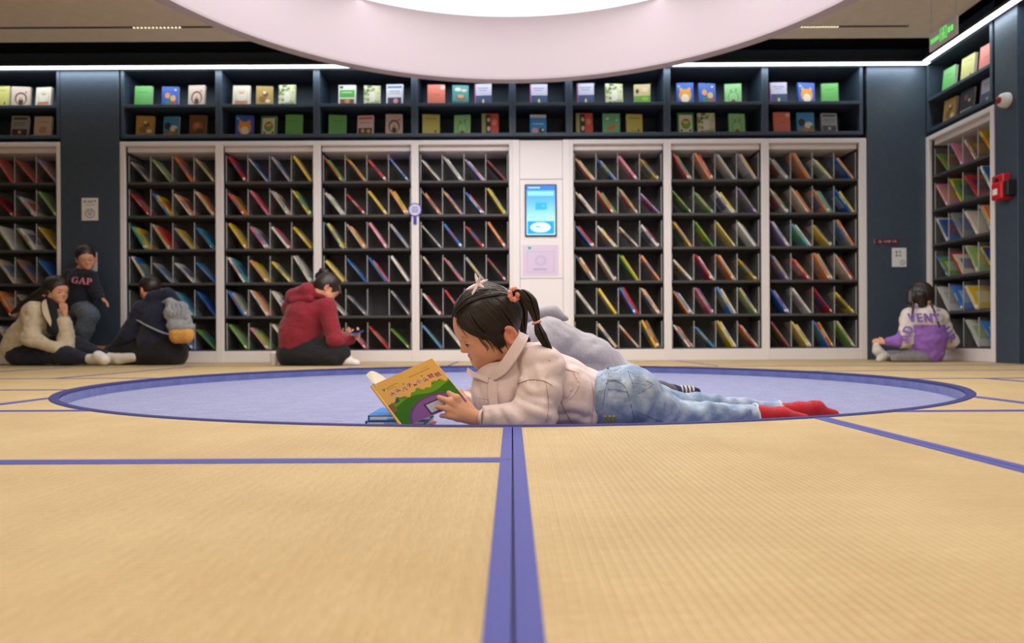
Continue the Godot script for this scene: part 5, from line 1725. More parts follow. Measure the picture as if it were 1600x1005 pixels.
	# pigtails: the near one hangs behind the ear, the far one behind the head
	for path in [[Vector3(-0.0011, 0.3098, -1.8150), Vector3(0.0199, 0.3188, -1.8050), Vector3(0.0423, 0.2990, -1.8000), Vector3(0.0550, 0.2668, -1.8000), Vector3(0.0629, 0.2395, -1.8000), Vector3(0.0708, 0.2121, -1.8000), Vector3(0.0931, 0.1702, -1.8000)], [Vector3(-0.0131, 0.3015, -1.9000), Vector3(0.0108, 0.3059, -1.9200), Vector3(0.0245, 0.2754, -1.9300), Vector3(0.0278, 0.2427, -1.9300), Vector3(0.0311, 0.2168, -1.9300), Vector3(0.0345, 0.1996, -1.9300), Vector3(0.0412, 0.1737, -1.9300)]]:
		for k in 60:
			var ph := r.randf() * TAU
			var rr := sqrt(r.randf())
			var pts4 := smooth_path(path, 4)
			var wd := lerp_list([0.010, 0.017, 0.017, 0.013, 0.006, 0.014, 0.010], pts4.size())
			for i in pts4.size():
				pts4[i] += Vector3(cos(ph) * wd[i], 0.2 * sin(ph) * wd[i], sin(ph) * wd[i]) * rr - base
			add_tube(st, pts4, lerp_list([0.0025, 0.003, 0.003, 0.0022, 0.002, 0.0022, 0.0004], pts4.size()), 5)
	part(t, "hair_locks", done(st), hair_mat)
	# hair ties and the pink clip
	var peach := mat(rgb(232, 160, 146), 0.6)
	var blossom := begin()
	for k in 9:
		var a := TAU * k / 9.0
		add_ball(blossom, Vector3(0.0054, 0.3121, -1.8000) + Vector3(cos(a) * 0.010, sin(a) * 0.013, 0.006 - 0.010 * absf(sin(a * 2.0))) - base, 0.0075)
	part(t, "hair_tie", done(blossom), peach)
	var ring := []
	for k in 11:
		ring.append(Vector3(0.0621, 0.2411, -1.8000) + Vector3(cos(TAU * k / 10.0) * 0.009, 0.003 * cos(TAU * k / 10.0), sin(TAU * k / 10.0) * 0.009) - base)
	part(t, "hair_tie", tube(ring, lerp_list([0.0035, 0.0035], 11), 8), peach)
	var bow := mat(rgb(250, 230, 234), 0.4)
	var o: Vector3 = Vector3(-0.0845, 0.3382, -1.8000)
	var clip := begin()
	for e in [[-0.024, -0.012, 0.006], [0.020, 0.008, 0.004], [-0.006, 0.022, 0.0], [-0.012, -0.022, 0.006], [0.012, -0.008, 0.012], [0.004, 0.014, 0.010]]:
		var d := Vector3(e[0], e[1], e[2])
		add_tube(clip, [o - base, o + d * 0.4 - base, o + d * 0.9 - base, o + d * 1.25 - base], [0.003, 0.0046, 0.0036, 0.0010], 7)
	part(t, "hair_clip", done(clip), bow)

func add_ball(st: SurfaceTool, o: Vector3, r: float) -> void:
	var n := 6
	for i in n:
		for j in 8:
			var q := []
			for w in [[i, j], [i, j + 1], [i + 1, j + 1], [i + 1, j]]:
				var th: float = PI * w[0] / n
				var ph: float = TAU * w[1] / 8
				q.append(Vector3(sin(th) * cos(ph), cos(th), sin(th) * sin(ph)))
			for k in [0, 2, 1, 0, 3, 2]:
				st.set_normal(q[k])
				st.add_vertex(o + q[k] * r)

# strokes of the title characters on a 10 x 10 grid
const STROKES := {
	"da": [[1, 4, 9, 4], [5, 1, 5, 4], [5, 4, 1, 9], [5, 4, 9, 9]],
	"tou": [[3, 1, 4, 2], [2, 3, 3, 4], [1, 6, 9, 6], [6, 1, 6, 6], [6, 6, 2, 9], [6, 6, 9, 9]],
	"er": [[4, 1, 4, 5], [4, 5, 1, 9], [7, 1, 7, 8], [7, 8, 9, 8], [9, 8, 9, 7]],
	"zi": [[2, 2, 8, 2], [8, 2, 5, 4], [5, 4, 5, 9], [5, 9, 3, 8], [1, 5, 9, 5]],
	"he": [[1, 3, 5, 2], [1, 5, 5, 5], [3, 2, 3, 9], [3, 5, 1, 8], [6, 4, 9, 4], [6, 4, 6, 8], [9, 4, 9, 8], [6, 8, 9, 8]],
	"xiao": [[5, 1, 5, 9], [5, 9, 4, 8], [3, 4, 1, 7], [7, 4, 9, 7]],
	"ba": [[3, 1, 1, 3], [7, 1, 9, 3], [2, 4, 8, 1], [2, 1, 8, 4], [2, 5, 8, 5], [2, 5, 2, 9], [8, 5, 8, 7], [2, 7, 8, 7], [5, 5, 5, 7], [2, 9, 9, 9], [9, 9, 9, 8]],
}

func stroke(im: Image, a: Vector2, b: Vector2, r: float, c: Color) -> void:
	var n := int(a.distance_to(b)) + 1
	for i in n + 1:
		var p := a.lerp(b, float(i) / n)
		disc_px(im, p.x, p.y, r, r, c)

func girls_book() -> void:
	# corners of the front cover (towards the camera), the back cover opens away behind it
	var tl: Vector3 = Vector3(-0.3660, 0.0803, -1.8600)
	var tr: Vector3 = Vector3(-0.1983, 0.1530, -1.7750)
	var bl: Vector3 = Vector3(-0.2759, -0.0208, -1.8000)
	var br := tr + bl - tl
	var rt: Vector3 = Vector3(-0.2389, 0.1308, -1.9650) - tl
	var down := bl - tl
	var base := bl
	var t := thing("open_book", "open orange and green picture book held by the lying girl", "book", base)
	var w := 420
	var h := 400
	var im := Image.create(w, h, false, Image.FORMAT_RGB8)
	im.fill(rgb(250, 198, 108))
	# meadow, violet hill, frame
	for x in w:
		var y0 := int(188 + 14 * sin(x * 0.05) + 8 * sin(x * 0.13) - x * 0.02)
		im.fill_rect(Rect2i(x, y0, 1, h - y0), rgb(120, 172, 44))
		var y1 := int(222 + 16 * sin(x * 0.023 + 1.0))
		im.fill_rect(Rect2i(x, y1, 1, h - y1), rgb(66, 130, 34))
	disc_px(im, 250, 420, 190, 170, rgb(120, 78, 140))
	disc_px(im, 250, 428, 178, 164, rgb(150, 100, 166))
	im.fill_rect(Rect2i(0, 200, 44, 66), rgb(150, 110, 70))
	im.fill_rect(Rect2i(196, 300, 128, 92), rgb(74, 44, 110))
	im.fill_rect(Rect2i(206, 310, 108, 72), rgb(206, 208, 222))
	for k in 5:
		stroke(im, Vector2(54 + k * 8, 205), Vector2(90, 176 + k), 3, rgb(70, 90, 110))
	stroke(im, Vector2(90, 176), Vector2(130, 196), 4, rgb(70, 90, 110))
	# title: pale outline, then red strokes
	var title := ["da", "tou", "er", "zi", "he", "xiao", "tou", "ba", "ba"]
	for pass_ in 2:
		var x := 62.0
		for i in title.size():
			var s: float = 40.0 if title[i] != "he" else 22.0
			var y := 104.0 + (6.0 if i % 2 == 0 else -4.0) + (14.0 if title[i] == "he" else 0.0)
			for e in STROKES[title[i]]:
				stroke(im, Vector2(x + e[0] * s / 10, y + e[1] * s / 10), Vector2(x + e[2] * s / 10, y + e[3] * s / 10), 4.6 if pass_ == 0 else 2.3, rgb(250, 232, 206) if pass_ == 0 else rgb(176, 30, 50))
			x += s
	disc_px(im, 176, 92, 6, 5, rgb(80, 150, 60))
	disc_px(im, 300, 92, 6, 5, rgb(80, 150, 60))
	var r := RandomNumberGenerator.new()
	r.seed = 2
	glyphs(im, 66, 62, 6, 12, rgb(120, 84, 40), r)
	glyphs(im, 70, 80, 6, 8, rgb(150, 110, 60), r)
	glyphs(im, 232, 58, 14, 8, rgb(70, 50, 40), r)
	glyphs(im, 320, 40, 5, 8, rgb(190, 130, 60), r)
	glyphs(im, 318, 166, 4, 17, rgb(40, 60, 40), r)
	stroke(im, Vector2(44, 66), Vector2(50, 82), 3, rgb(60, 130, 60))
	stroke(im, Vector2(56, 66), Vector2(50, 82), 3, rgb(60, 130, 60))
	var m := StandardMaterial3D.new()
	m.albedo_texture = ImageTexture.create_from_image(im)
	m.roughness = 0.35
	var nf := (tr - tl).cross(down).normalized()
	if nf.z < 0:
		nf = -nf
	var slabq := func(a: Vector3, bb: Vector3, c: Vector3, d: Vector3, thick: Vector3) -> ArrayMesh:
		var st := begin()
		var q := [a, bb, c, d]
		var cen: Vector3 = (a + bb + c + d) / 4 + thick / 2
		quad(st, a, bb, c, d, -thick.normalized())
		quad(st, a + thick, bb + thick, c + thick, d + thick, thick.normalized())
		for i in 4:
			var p: Vector3 = q[i]
			var q2: Vector3 = q[(i + 1) % 4]
			var nn := (q2 - p).cross(thick).normalized()
			if nn.dot((p + q2) / 2 + thick / 2 - cen) < 0:
				nn = -nn
			quad(st, p, q2, q2 + thick, p + thick, nn)
		return done(st)
	var orange := mat(rgb(246, 192, 102), 0.4)
	var paper := mat(rgb(228, 220, 204), 0.9)
	part(t, "front_cover", slabq.call(tl - base, tr - base, br - base, bl - base, -nf * 0.0015), orange)
	var st := begin()
	var o := nf * 0.0006 - base
	uvquad(st, bl + o, br + o, tr + o, tl + o)
	part(t, "cover_picture", done(st), m)
	var ins := (tr - tl) * 0.02 - down * 0.0 + down * 0.012
	part(t, "pages", slabq.call(tl + down * 0.012 - nf * 0.0016 - base, tr + down * 0.012 - (tr - tl) * 0.02 - nf * 0.0016 - base, br - down * 0.012 - (tr - tl) * 0.02 - nf * 0.0016 - base, bl - down * 0.012 - nf * 0.0016 - base, -nf * 0.009), paper)
	var nb := rt.cross(down).normalized()
	if nb.dot(tr - tl) < 0:
		nb = -nb
	var tl2 := tl - nf * 0.004
	part(t, "back_cover", slabq.call(tl2 - base, tl2 + rt - base, tl2 + rt + down - base, tl2 + down - base, -nb * 0.0015), orange)
	part(t, "pages", slabq.call(tl2 + down * 0.012 - base, tl2 + rt * 0.98 + down * 0.012 - base, tl2 + rt * 0.98 + down * 0.98 - base, tl2 + down * 0.98 - base, nb * 0.008), paper)
	part(t, "spine", tube([tl - nf * 0.003 - base, bl - nf * 0.003 - base], [0.0055, 0.0055], 10), orange)
	# a sheet curling up over the spine
	part(t, "curled_page", ribbon([Vector3(-0.3294, 0.0978, -1.8700) - base, Vector3(-0.3496, 0.1108, -1.8800) - base, Vector3(-0.3697, 0.1176, -1.8800) - base, Vector3(-0.3822, 0.1078, -1.8750) - base], [Vector3(-0.3194, 0.0665, -1.8400) - base, Vector3(-0.3475, 0.0759, -1.8500) - base, Vector3(-0.3541, 0.0858, -1.8500) - base, Vector3(-0.3616, 0.0872, -1.8550) - base], 0.0012), paper)
	# books lying on the pit floor beside her
	var y := -0.045
	for e in [["red", 0.014, 0.165, 0.0, "red book at bottom of the small pile in the pit"], ["green", 0.012, 0.155, -0.006, "pale green book second from bottom of the pile in pit"], ["navy", 0.011, 0.15, -0.002, "dark blue book under the top book of the pile"], ["blue", 0.014, 0.155, 0.004, "bright blue book on top of the pile in pit"]]:
		var th: float = e[1]
		var c: Color = {"red": rgb(190, 50, 60), "green": rgb(150, 190, 170), "navy": rgb(40, 90, 160), "blue": rgb(40, 130, 214)}[e[0]]
		var b := thing("picture_book", e[4], "book", Vector3(-0.295 + e[3], y, -1.92), 0.06 * (e[3] * 100), "pile of books in the pit")
		var ms := begin()
		add_cbox(ms, Vector3(0, 0.0011, 0), Vector3(e[2], 0.0022, 0.21), 0.0006)
		add_cbox(ms, Vector3(0, th - 0.0011, 0), Vector3(e[2], 0.0022, 0.21), 0.0006)
		add_cbox(ms, Vector3(-e[2] / 2 + 0.0012, th / 2, 0), Vector3(0.0024, th, 0.21), 0.0008)
		part(b, "cover", done(ms), mat(c, 0.4))
		part(b, "pages", cbox(Vector3(e[2] - 0.006, th - 0.0046, 0.204), 0.0004), mat(rgb(226, 222, 212), 0.9), Vector3(0.001, th / 2, 0))
		part(b, "edge_print", cbox(Vector3(e[2] * 0.5, th * 0.35, 0.001), 0.0003), mat(c.lightened(0.5), 0.5), Vector3(0.01, th / 2, 0.1045))
		y += th + 0.0008

func grey_hoodie() -> void:
	var base := Vector3(0.35, -0.045, -2.8)
	var t := thing("person", "person in grey hoodie bent over in the pit behind the girl", "person", base)
	var sh: Vector3 = Vector3(0.1261, 0.1561, -2.7200)
	var mid: Vector3 = Vector3(0.2849, 0.0874, -2.7800)
	var hip: Vector3 = Vector3(0.4472, -0.0082, -2.8200)
	var hc: Vector3 = Vector3(-0.0249, 0.1758, -2.7800)
	var hb := frame(0.7, 0.2, 0.0)
	var kn: Vector3 = Vector3(0.2622, -0.0430, -2.9500)
	var an: Vector3 = Vector3(0.6579, -0.0115, -3.0000)
	var el: Vector3 = Vector3(0.0232, 0.0074, -2.7000)
	var wr: Vector3 = Vector3(-0.1361, -0.0076, -2.7500)
	var hand := hand_bones(wr, Vector3(-1, -0.1, 0.1), Vector3(0, 1, 0), Vector3(0, 0.2, 1), 0.85, 0.3)
	var limbs := [[Vector3(0.0489, 0.1634, -2.7500), sh, 0.06, 0.1], [sh, mid, 0.11, 0.11], [mid, hip, 0.11, 0.085], [sh, el, 0.06, 0.05], [el, wr, 0.045, 0.035], [hip, kn, 0.09, 0.05], [kn, an, 0.04, 0.03]]
	body(t, base, limbs, hc, hb, 1.05, [hand], 0.02, 0.008, 0.006)
	hair_cap(t, base, hc, hb, 1.05, 0.008, [])
	var grey := cloth(rgb(160, 156, 164), rgb(176, 172, 180), 8.0, 0.95, 0.2, 0.4, 41)
	wear(t, base, "hoodie", [[Vector3(0.0727, 0.1564, -2.7200), sh, 0.09, 0.125], [sh, mid, 0.125, 0.125], [mid, hip, 0.125, 0.105], [sh, el, 0.07, 0.06], [el, wr, 0.055, 0.045]], 0.01, 0.04, grey, 0.008, [[Vector3(0.5165, 0.0458, -2.8400), Vector3(1, -0.3, 0), 0.2]])
	wear(t, base, "hood", [[Vector3(0.0782, 0.2899, -2.7200), Vector3(0.1511, 0.2992, -2.7200), 0.03, 0.028], [Vector3(0.1511, 0.2992, -2.7200), Vector3(0.2044, 0.2771, -2.7200), 0.026, 0.012], [Vector3(0.0748, 0.2622, -2.7800), Vector3(0.1454, 0.2798, -2.8000), 0.045, 0.04]], 0.008, 0.03, grey, 0.004)
	var dk := cloth(rgb(70, 70, 76), rgb(84, 84, 90), 4.0, 0.9, 0.4, 0.2, 42)
	wear(t, base, "trousers", [[Vector3(0.3717, 0.0023, -2.8200), Vector3(0.4790, -0.0163, -2.8600), 0.105, 0.092], [Vector3(0.4333, -0.0251, -2.7800), Vector3(0.2363, -0.0431, -2.6600), 0.09, 0.07], [Vector3(0.2363, -0.0431, -2.6600), Vector3(0.3613, -0.0588, -2.6200), 0.06, 0.045], [hip, kn, 0.10, 0.075], [kn, Vector3(0.6109, -0.0232, -2.9800), 0.07, 0.045], [Vector3(0.5168, -0.0091, -2.9000), Vector3(0.6739, -0.0250, -3.0000), 0.055, 0.036]], 0.01, 0.03, dk, 0.006)
	var navy := mat(rgb(28, 34, 62), 0.9)
	wear(t, base, "sock_heel", [[Vector3(0.6632, -0.0250, -3.0000), Vector3(0.6899, -0.0305, -3.0000), 0.036, 0.034], [Vector3(0.6845, -0.0438, -3.0000), Vector3(0.6899, -0.0492, -3.0000), 0.022, 0.02]], 0.005, 0.01, navy, 0.0)
	for k in 7:
		wear(t, base, "sock_stripe", [[(Vector3(0.7074, -0.0238, -3.0000) + Vector3(0.0078, -0.0000, 0.0000) * k), (Vector3(0.7101, -0.0239, -3.0000) + Vector3(0.0078, -0.0000, 0.0000) * k), 0.030 - 0.0006 * k, 0.030 - 0.0006 * k]], 0.006, 0.0, mat(rgb(225, 222, 214), 0.9) if k % 2 == 0 else mat(rgb(70, 72, 84), 0.9), 0.0, [[(Vector3(0.7042, -0.0225, -3.0000) + Vector3(0.0078, -0.0000, 0.0000) * k), Vector3(-1, 0, 0), 0.06], [(Vector3(0.7120, -0.0225, -3.0000) + Vector3(0.0078, -0.0000, 0.0000) * k), Vector3(1, 0, 0), 0.06]])
	wear(t, base, "sock_toe", [[Vector3(0.7596, -0.0254, -3.0000), Vector3(0.7703, -0.0255, -3.0000), 0.025, 0.019]], 0.004, 0.01, navy, 0.0)
	# a small white booklet lying by the hand
	var b := thing("booklet", "small white booklet on pit carpet beyond the girl's chest", "booklet", Vector3(-0.2, -0.0445, -2.85), 0.3)
	part(b, "pages", cbox(Vector3(0.16, 0.022, 0.12), 0.002), mat(rgb(236, 234, 230), 0.7), Vector3(0, 0.011, 0))
	part(b, "cover", cbox(Vector3(0.165, 0.003, 0.125), 0.001), mat(rgb(60, 64, 72), 0.5), Vector3(0, 0.0237, 0))

func beige_woman() -> void:
	var base: Vector3 = Vector3(-4.0, 0, -6.05)
	var t := thing("person", "woman in beige wool coat seated on mats at far left", "person", base)
	var hc: Vector3 = Vector3(-3.8630, 0.6462, -6.0800)
	var hb := frame(0.12, PI - 0.35, 0.0)
	var hs := 1.12
	var neck: Vector3 = Vector3(-3.9308, 0.5281, -6.1000)
	var chest: Vector3 = Vector3(-3.9969, 0.3759, -6.1000)
	var pel: Vector3 = Vector3(-4.1533, 0.1259, -6.1200)
	var sh_n: Vector3 = Vector3(-3.9926, 0.4582, -5.9800)
	var el_n: Vector3 = Vector3(-3.9748, 0.2337, -5.9200)
	var wr_n: Vector3 = Vector3(-3.7638, 0.1428, -5.9200)
	var sh_f: Vector3 = Vector3(-3.9528, 0.4788, -6.2200)
	var el_f: Vector3 = Vector3(-3.7676, 0.1788, -6.0800)
	var wr_f: Vector3 = Vector3(-3.7686, 0.4272, -6.0400)
	var kn_n: Vector3 = Vector3(-3.6982, 0.0837, -5.9500)
	var an_n: Vector3 = Vector3(-3.4776, 0.0521, -5.9000)
	var kn_f: Vector3 = Vector3(-3.7160, 0.1565, -6.1200)
	var an_f: Vector3 = Vector3(-3.3763, 0.0590, -6.0200)
	var limbs := [[neck, chest, 0.06, 0.12], [chest, pel, 0.13, 0.14], [sh_n, el_n, 0.06, 0.05], [el_n, wr_n, 0.045, 0.035], [sh_f, el_f, 0.06, 0.05], [el_f, wr_f, 0.045, 0.035], [pel, kn_n, 0.09, 0.065], [kn_n, an_n, 0.06, 0.04], [pel, kn_f, 0.09, 0.065], [kn_f, an_f, 0.06, 0.04]]
	var h1 := hand_bones(wr_f, Vector3(-0.1, 1, 0.1), Vector3(0.6, 0, 1), Vector3(-1, 0, 0.3), 0.85, 0.6)
	var h2 := hand_bones(wr_n, Vector3(1, -0.3, 0), Vector3(0, 0.8, 0.6), Vector3(0, 0.4, -1), 0.85, 0.5)
	body(t, base, limbs, hc, hb, hs, [h1, h2], 0.02, 0.006, 0.005)
	eyes(t, base, hc, hb, hs, 0.3)
	hair_cap(t, base, hc, hb, hs, 0.007, [[Vector3(-3.9153, 0.6288, -6.0600), Vector3(-4.0262, 0.5710, -6.0800), 0.06, 0.055], [Vector3(-4.0262, 0.5710, -6.0800), Vector3(-4.1596, 0.5075, -6.1000), 0.05, 0.04], [Vector3(-4.1596, 0.5075, -6.1000), Vector3(-4.2720, 0.4434, -6.1200), 0.035, 0.012], [Vector3(-3.8748, 0.5458, -6.0300), Vector3(-3.8336, 0.4258, -5.9900), 0.03, 0.014], [Vector3(-3.9399, 0.5332, -6.2000), Vector3(-3.8788, 0.3868, -6.1200), 0.035, 0.015]], 0.006)
	var wool := cloth(rgb(206, 188, 158), rgb(216, 200, 172), 3.0, 0.98, 0.5, 0.5, 43)
	wear(t, base, "coat", [[Vector3(-3.9767, 0.4856, -6.1200), chest, 0.085, 0.14], [chest, Vector3(-4.1419, 0.2242, -6.1200), 0.145, 0.16], [Vector3(-4.1419, 0.2242, -6.1200), Vector3(-4.2158, 0.1592, -6.1000), 0.14, 0.11], [Vector3(-4.2207, 0.1488, -6.0600), Vector3(-4.2715, 0.1385, -6.0400), 0.06, 0.045], [chest, sh_n, 0.1, 0.075], [sh_n, el_n, 0.074, 0.066], [el_n, wr_n, 0.062, 0.05], [chest, sh_f, 0.1, 0.07], [sh_f, el_f, 0.068, 0.062], [el_f, Vector3(-3.7581, 0.3570, -6.0400), 0.062, 0.045], [Vector3(-3.7726, 0.3566, -6.0200), Vector3(-3.7236, 0.1416, -6.0000), 0.055, 0.06]], 0.012, 0.05, wool, 0.010, [[Vector3(-4.0311, 0.0602, -6.1000), Vector3(0, -1, 0), 0.5]])
	part(t, "lapel", ribbon([Vector3(-3.8918, 0.5544, -5.9900), Vector3(-3.8451, 0.4563, -5.9500), Vector3(-3.8126, 0.3550, -5.9400)], [Vector3(-3.9109, 0.5321, -5.9700), Vector3(-3.8733, 0.4341, -5.9200), Vector3(-3.8116, 0.3177, -5.9300)], 0.012), wool, -base)
	wear(t, base, "shirt", [[Vector3(-3.8557, 0.5119, -6.0000), Vector3(-3.8161, 0.3024, -5.9700), 0.035, 0.05], [Vector3(-3.9157, 0.5476, -6.0600), Vector3(-3.8815, 0.4924, -6.0400), 0.06, 0.06]], 0.01, 0.02, mat(rgb(24, 24, 28), 0.9), 0.0)
	var navy := cloth(rgb(26, 30, 46), rgb(34, 38, 56), 3.0, 0.95, 0.3, 0.2, 44)
	wear(t, base, "trousers", [[Vector3(-4.1725, 0.1045, -6.1000), Vector3(-4.0478, 0.1046, -6.0600), 0.125, 0.12], [pel, kn_n, 0.115, 0.08], [kn_n, Vector3(-3.4986, 0.0575, -5.9000), 0.075, 0.05], [pel, kn_f, 0.11, 0.085], [kn_f, Vector3(-3.3978, 0.0645, -6.0200), 0.08, 0.05]], 0.012, 0.04, navy, 0.008, [[Vector3(-3.9, 0.004, -6), Vector3(0, -1, 0), 0.9]])
	var white := cloth(rgb(226, 218, 208), rgb(236, 230, 222), 6.0, 0.95, 0.4, 0.3, 45)
	wear(t, base, "sock", [[Vector3(-3.4881, 0.0574, -5.9000), Vector3(-3.3970, 0.0577, -5.8700), 0.042, 0.044], [Vector3(-3.3806, 0.0789, -5.8600), Vector3(-3.3223, 0.0530, -5.8400), 0.048, 0.046]], 0.007, 0.015, white, 0.002)
	wear(t, base, "sock", [[Vector3(-3.3870, 0.0644, -6.0200), Vector3(-3.2901, 0.0537, -6.0000), 0.045, 0.045], [Vector3(-3.2901, 0.0537, -6.0000), Vector3(-3.1350, 0.0698, -5.9700), 0.045, 0.038]], 0.007, 0.015, white, 0.002)

func small_boy() -> void:
	var ob := thing("picture_book", "orange book standing on the floor behind the woman's legs", "book", Vector3(-3.67, 0.0, -6.42), 0.25, "loose books on the floor")
	var om := book_mesh(0.16, 0.02, 0.12)
	part(ob, "cover", om[0], mat(rgb(206, 140, 60), 0.5))
	part(ob, "pages", om[1], mat(rgb(226, 220, 206), 0.9), Vector3(0, 0.08, -0.003))
	ob.rotation.y = PI / 2 + 0.3
	var base := Vector3(-3.9, 0, -6.36)
	var t := thing("person", "small boy in black sweatshirt stepping beside the left pillar", "person", base)
	var hc: Vector3 = Vector3(-3.7544, 0.9560, -6.3200)
	var hb := frame(0.42, PI / 2 + 0.6, -0.18)
	var hs := 1.02
	var neck: Vector3 = Vector3(-3.8129, 0.8417, -6.3600)
	var chest: Vector3 = Vector3(-3.8248, 0.7339, -6.3600)
	var pel: Vector3 = Vector3(-3.8259, 0.5181, -6.3600)
	var sh_l: Vector3 = Vector3(-3.7217, 0.7761, -6.3300)
	var el_l: Vector3 = Vector3(-3.6544, 0.6276, -6.3100)
	var wr_l: Vector3 = Vector3(-3.5584, 0.5668, -6.2400)
	var sh_r: Vector3 = Vector3(-3.9153, 0.7911, -6.3600)
	var el_r: Vector3 = Vector3(-3.9502, 0.6323, -6.3600)
	var wr_r: Vector3 = Vector3(-3.9024, 0.4931, -6.3000)
	var kn_l: Vector3 = Vector3(-3.6580, 0.4322, -6.2000)
	var an_l: Vector3 = Vector3(-3.7559, 0.2280, -6.2600)
	var kn_r: Vector3 = Vector3(-3.8782, 0.2799, -6.3600)
	var an_r: Vector3 = Vector3(-3.8914, 0.0750, -6.3800)
	var limbs := [[neck, chest, 0.045, 0.085], [chest, pel, 0.09, 0.09], [sh_l, el_l, 0.042, 0.036], [el_l, wr_l, 0.034, 0.024], [sh_r, el_r, 0.042, 0.036], [el_r, wr_r, 0.034, 0.024], [pel, kn_l, 0.07, 0.055], [kn_l, an_l, 0.05, 0.035], [pel, kn_r, 0.07, 0.05], [kn_r, an_r, 0.05, 0.035]]
	var h1 := hand_bones(wr_l, Vector3(0.8, -0.5, 0.4), Vector3(0.4, 0.9, 0.1), Vector3(0.2, 0.3, 1), 0.68, 0.35)
	var h2 := hand_bones(wr_r, Vector3(0.1, -1, 0.2), Vector3(-1, 0, 0), Vector3(0, 0, 1), 0.62, 0.4)
	body(t, base, limbs, hc, hb, hs, [h1, h2], 0.016, 0.005, 0.004)
	eyes(t, base, hc, hb, hs, 0.6)
	hair_cap(t, base, hc, hb, hs, 0.006, [], 0.002, -0.01)
	var black := cloth(rgb(22, 24, 34), rgb(30, 32, 44), 4.0, 0.95, 0.3, 0.2, 46)
	wear(t, base, "sweatshirt", [[Vector3(-3.8187, 0.8134, -6.3600), chest, 0.055, 0.105], [chest, Vector3(-3.8256, 0.5635, -6.3600), 0.108, 0.11], [Vector3(-3.8256, 0.5635, -6.3600), Vector3(-3.8147, 0.4840, -6.3600), 0.11, 0.105], [chest, sh_l, 0.08, 0.055], [sh_l, el_l, 0.056, 0.05], [el_l, Vector3(-3.5809, 0.5792, -6.2600), 0.048, 0.035], [chest, sh_r, 0.08, 0.055], [sh_r, el_r, 0.056, 0.05], [el_r, Vector3(-3.9085, 0.5161, -6.3100), 0.046, 0.034]], 0.01, 0.03, black, 0.006)
	var lp := part(t, "lettering", word("GAP", 0.058, 0.005, true), mat(rgb(214, 130, 150), 0.8), Vector3(-3.7460, 0.7296, -6.2430) - base, Vector3(-0.12, 0.12, -0.1))
	lp.scale = Vector3(1.0, 1.0, 1.0)
	var jean := cloth(rgb(62, 70, 84), rgb(100, 110, 126), 5.0, 0.9, 0.4, 0.2, 47)
	wear(t, base, "jeans", [[pel, Vector3(-3.8204, 0.4726, -6.3600), 0.1, 0.1], [Vector3(-3.7794, 0.4821, -6.3200), kn_l, 0.09, 0.08], [kn_l, Vector3(-3.7037, 0.3220, -6.2200), 0.078, 0.072], [Vector3(-3.7037, 0.3220, -6.2200), an_l, 0.07, 0.062], [Vector3(-3.8716, 0.4502, -6.3600), kn_r, 0.085, 0.065], [kn_r, an_r, 0.062, 0.05]], 0.01, 0.03, jean, 0.007)
	var white := cloth(rgb(222, 220, 224), rgb(232, 230, 234), 6.0, 0.95, 0.4, 0.3, 48)
	wear(t, base, "sock", [[Vector3(-3.7556, 0.2112, -6.2500), Vector3(-3.7423, 0.1780, -6.2000), 0.038, 0.036], [Vector3(-3.7423, 0.1780, -6.2000), Vector3(-3.6450, 0.1616, -6.1200), 0.034, 0.028]], 0.006, 0.012, white, 0.0)
	wear(t, base, "sock", [[an_r, Vector3(-3.8850, 0.0414, -6.3600), 0.036, 0.034], [Vector3(-3.8851, 0.0357, -6.3600), Vector3(-3.8016, 0.0326, -6.2600), 0.032, 0.028]], 0.006, 0.012, white, 0.0)

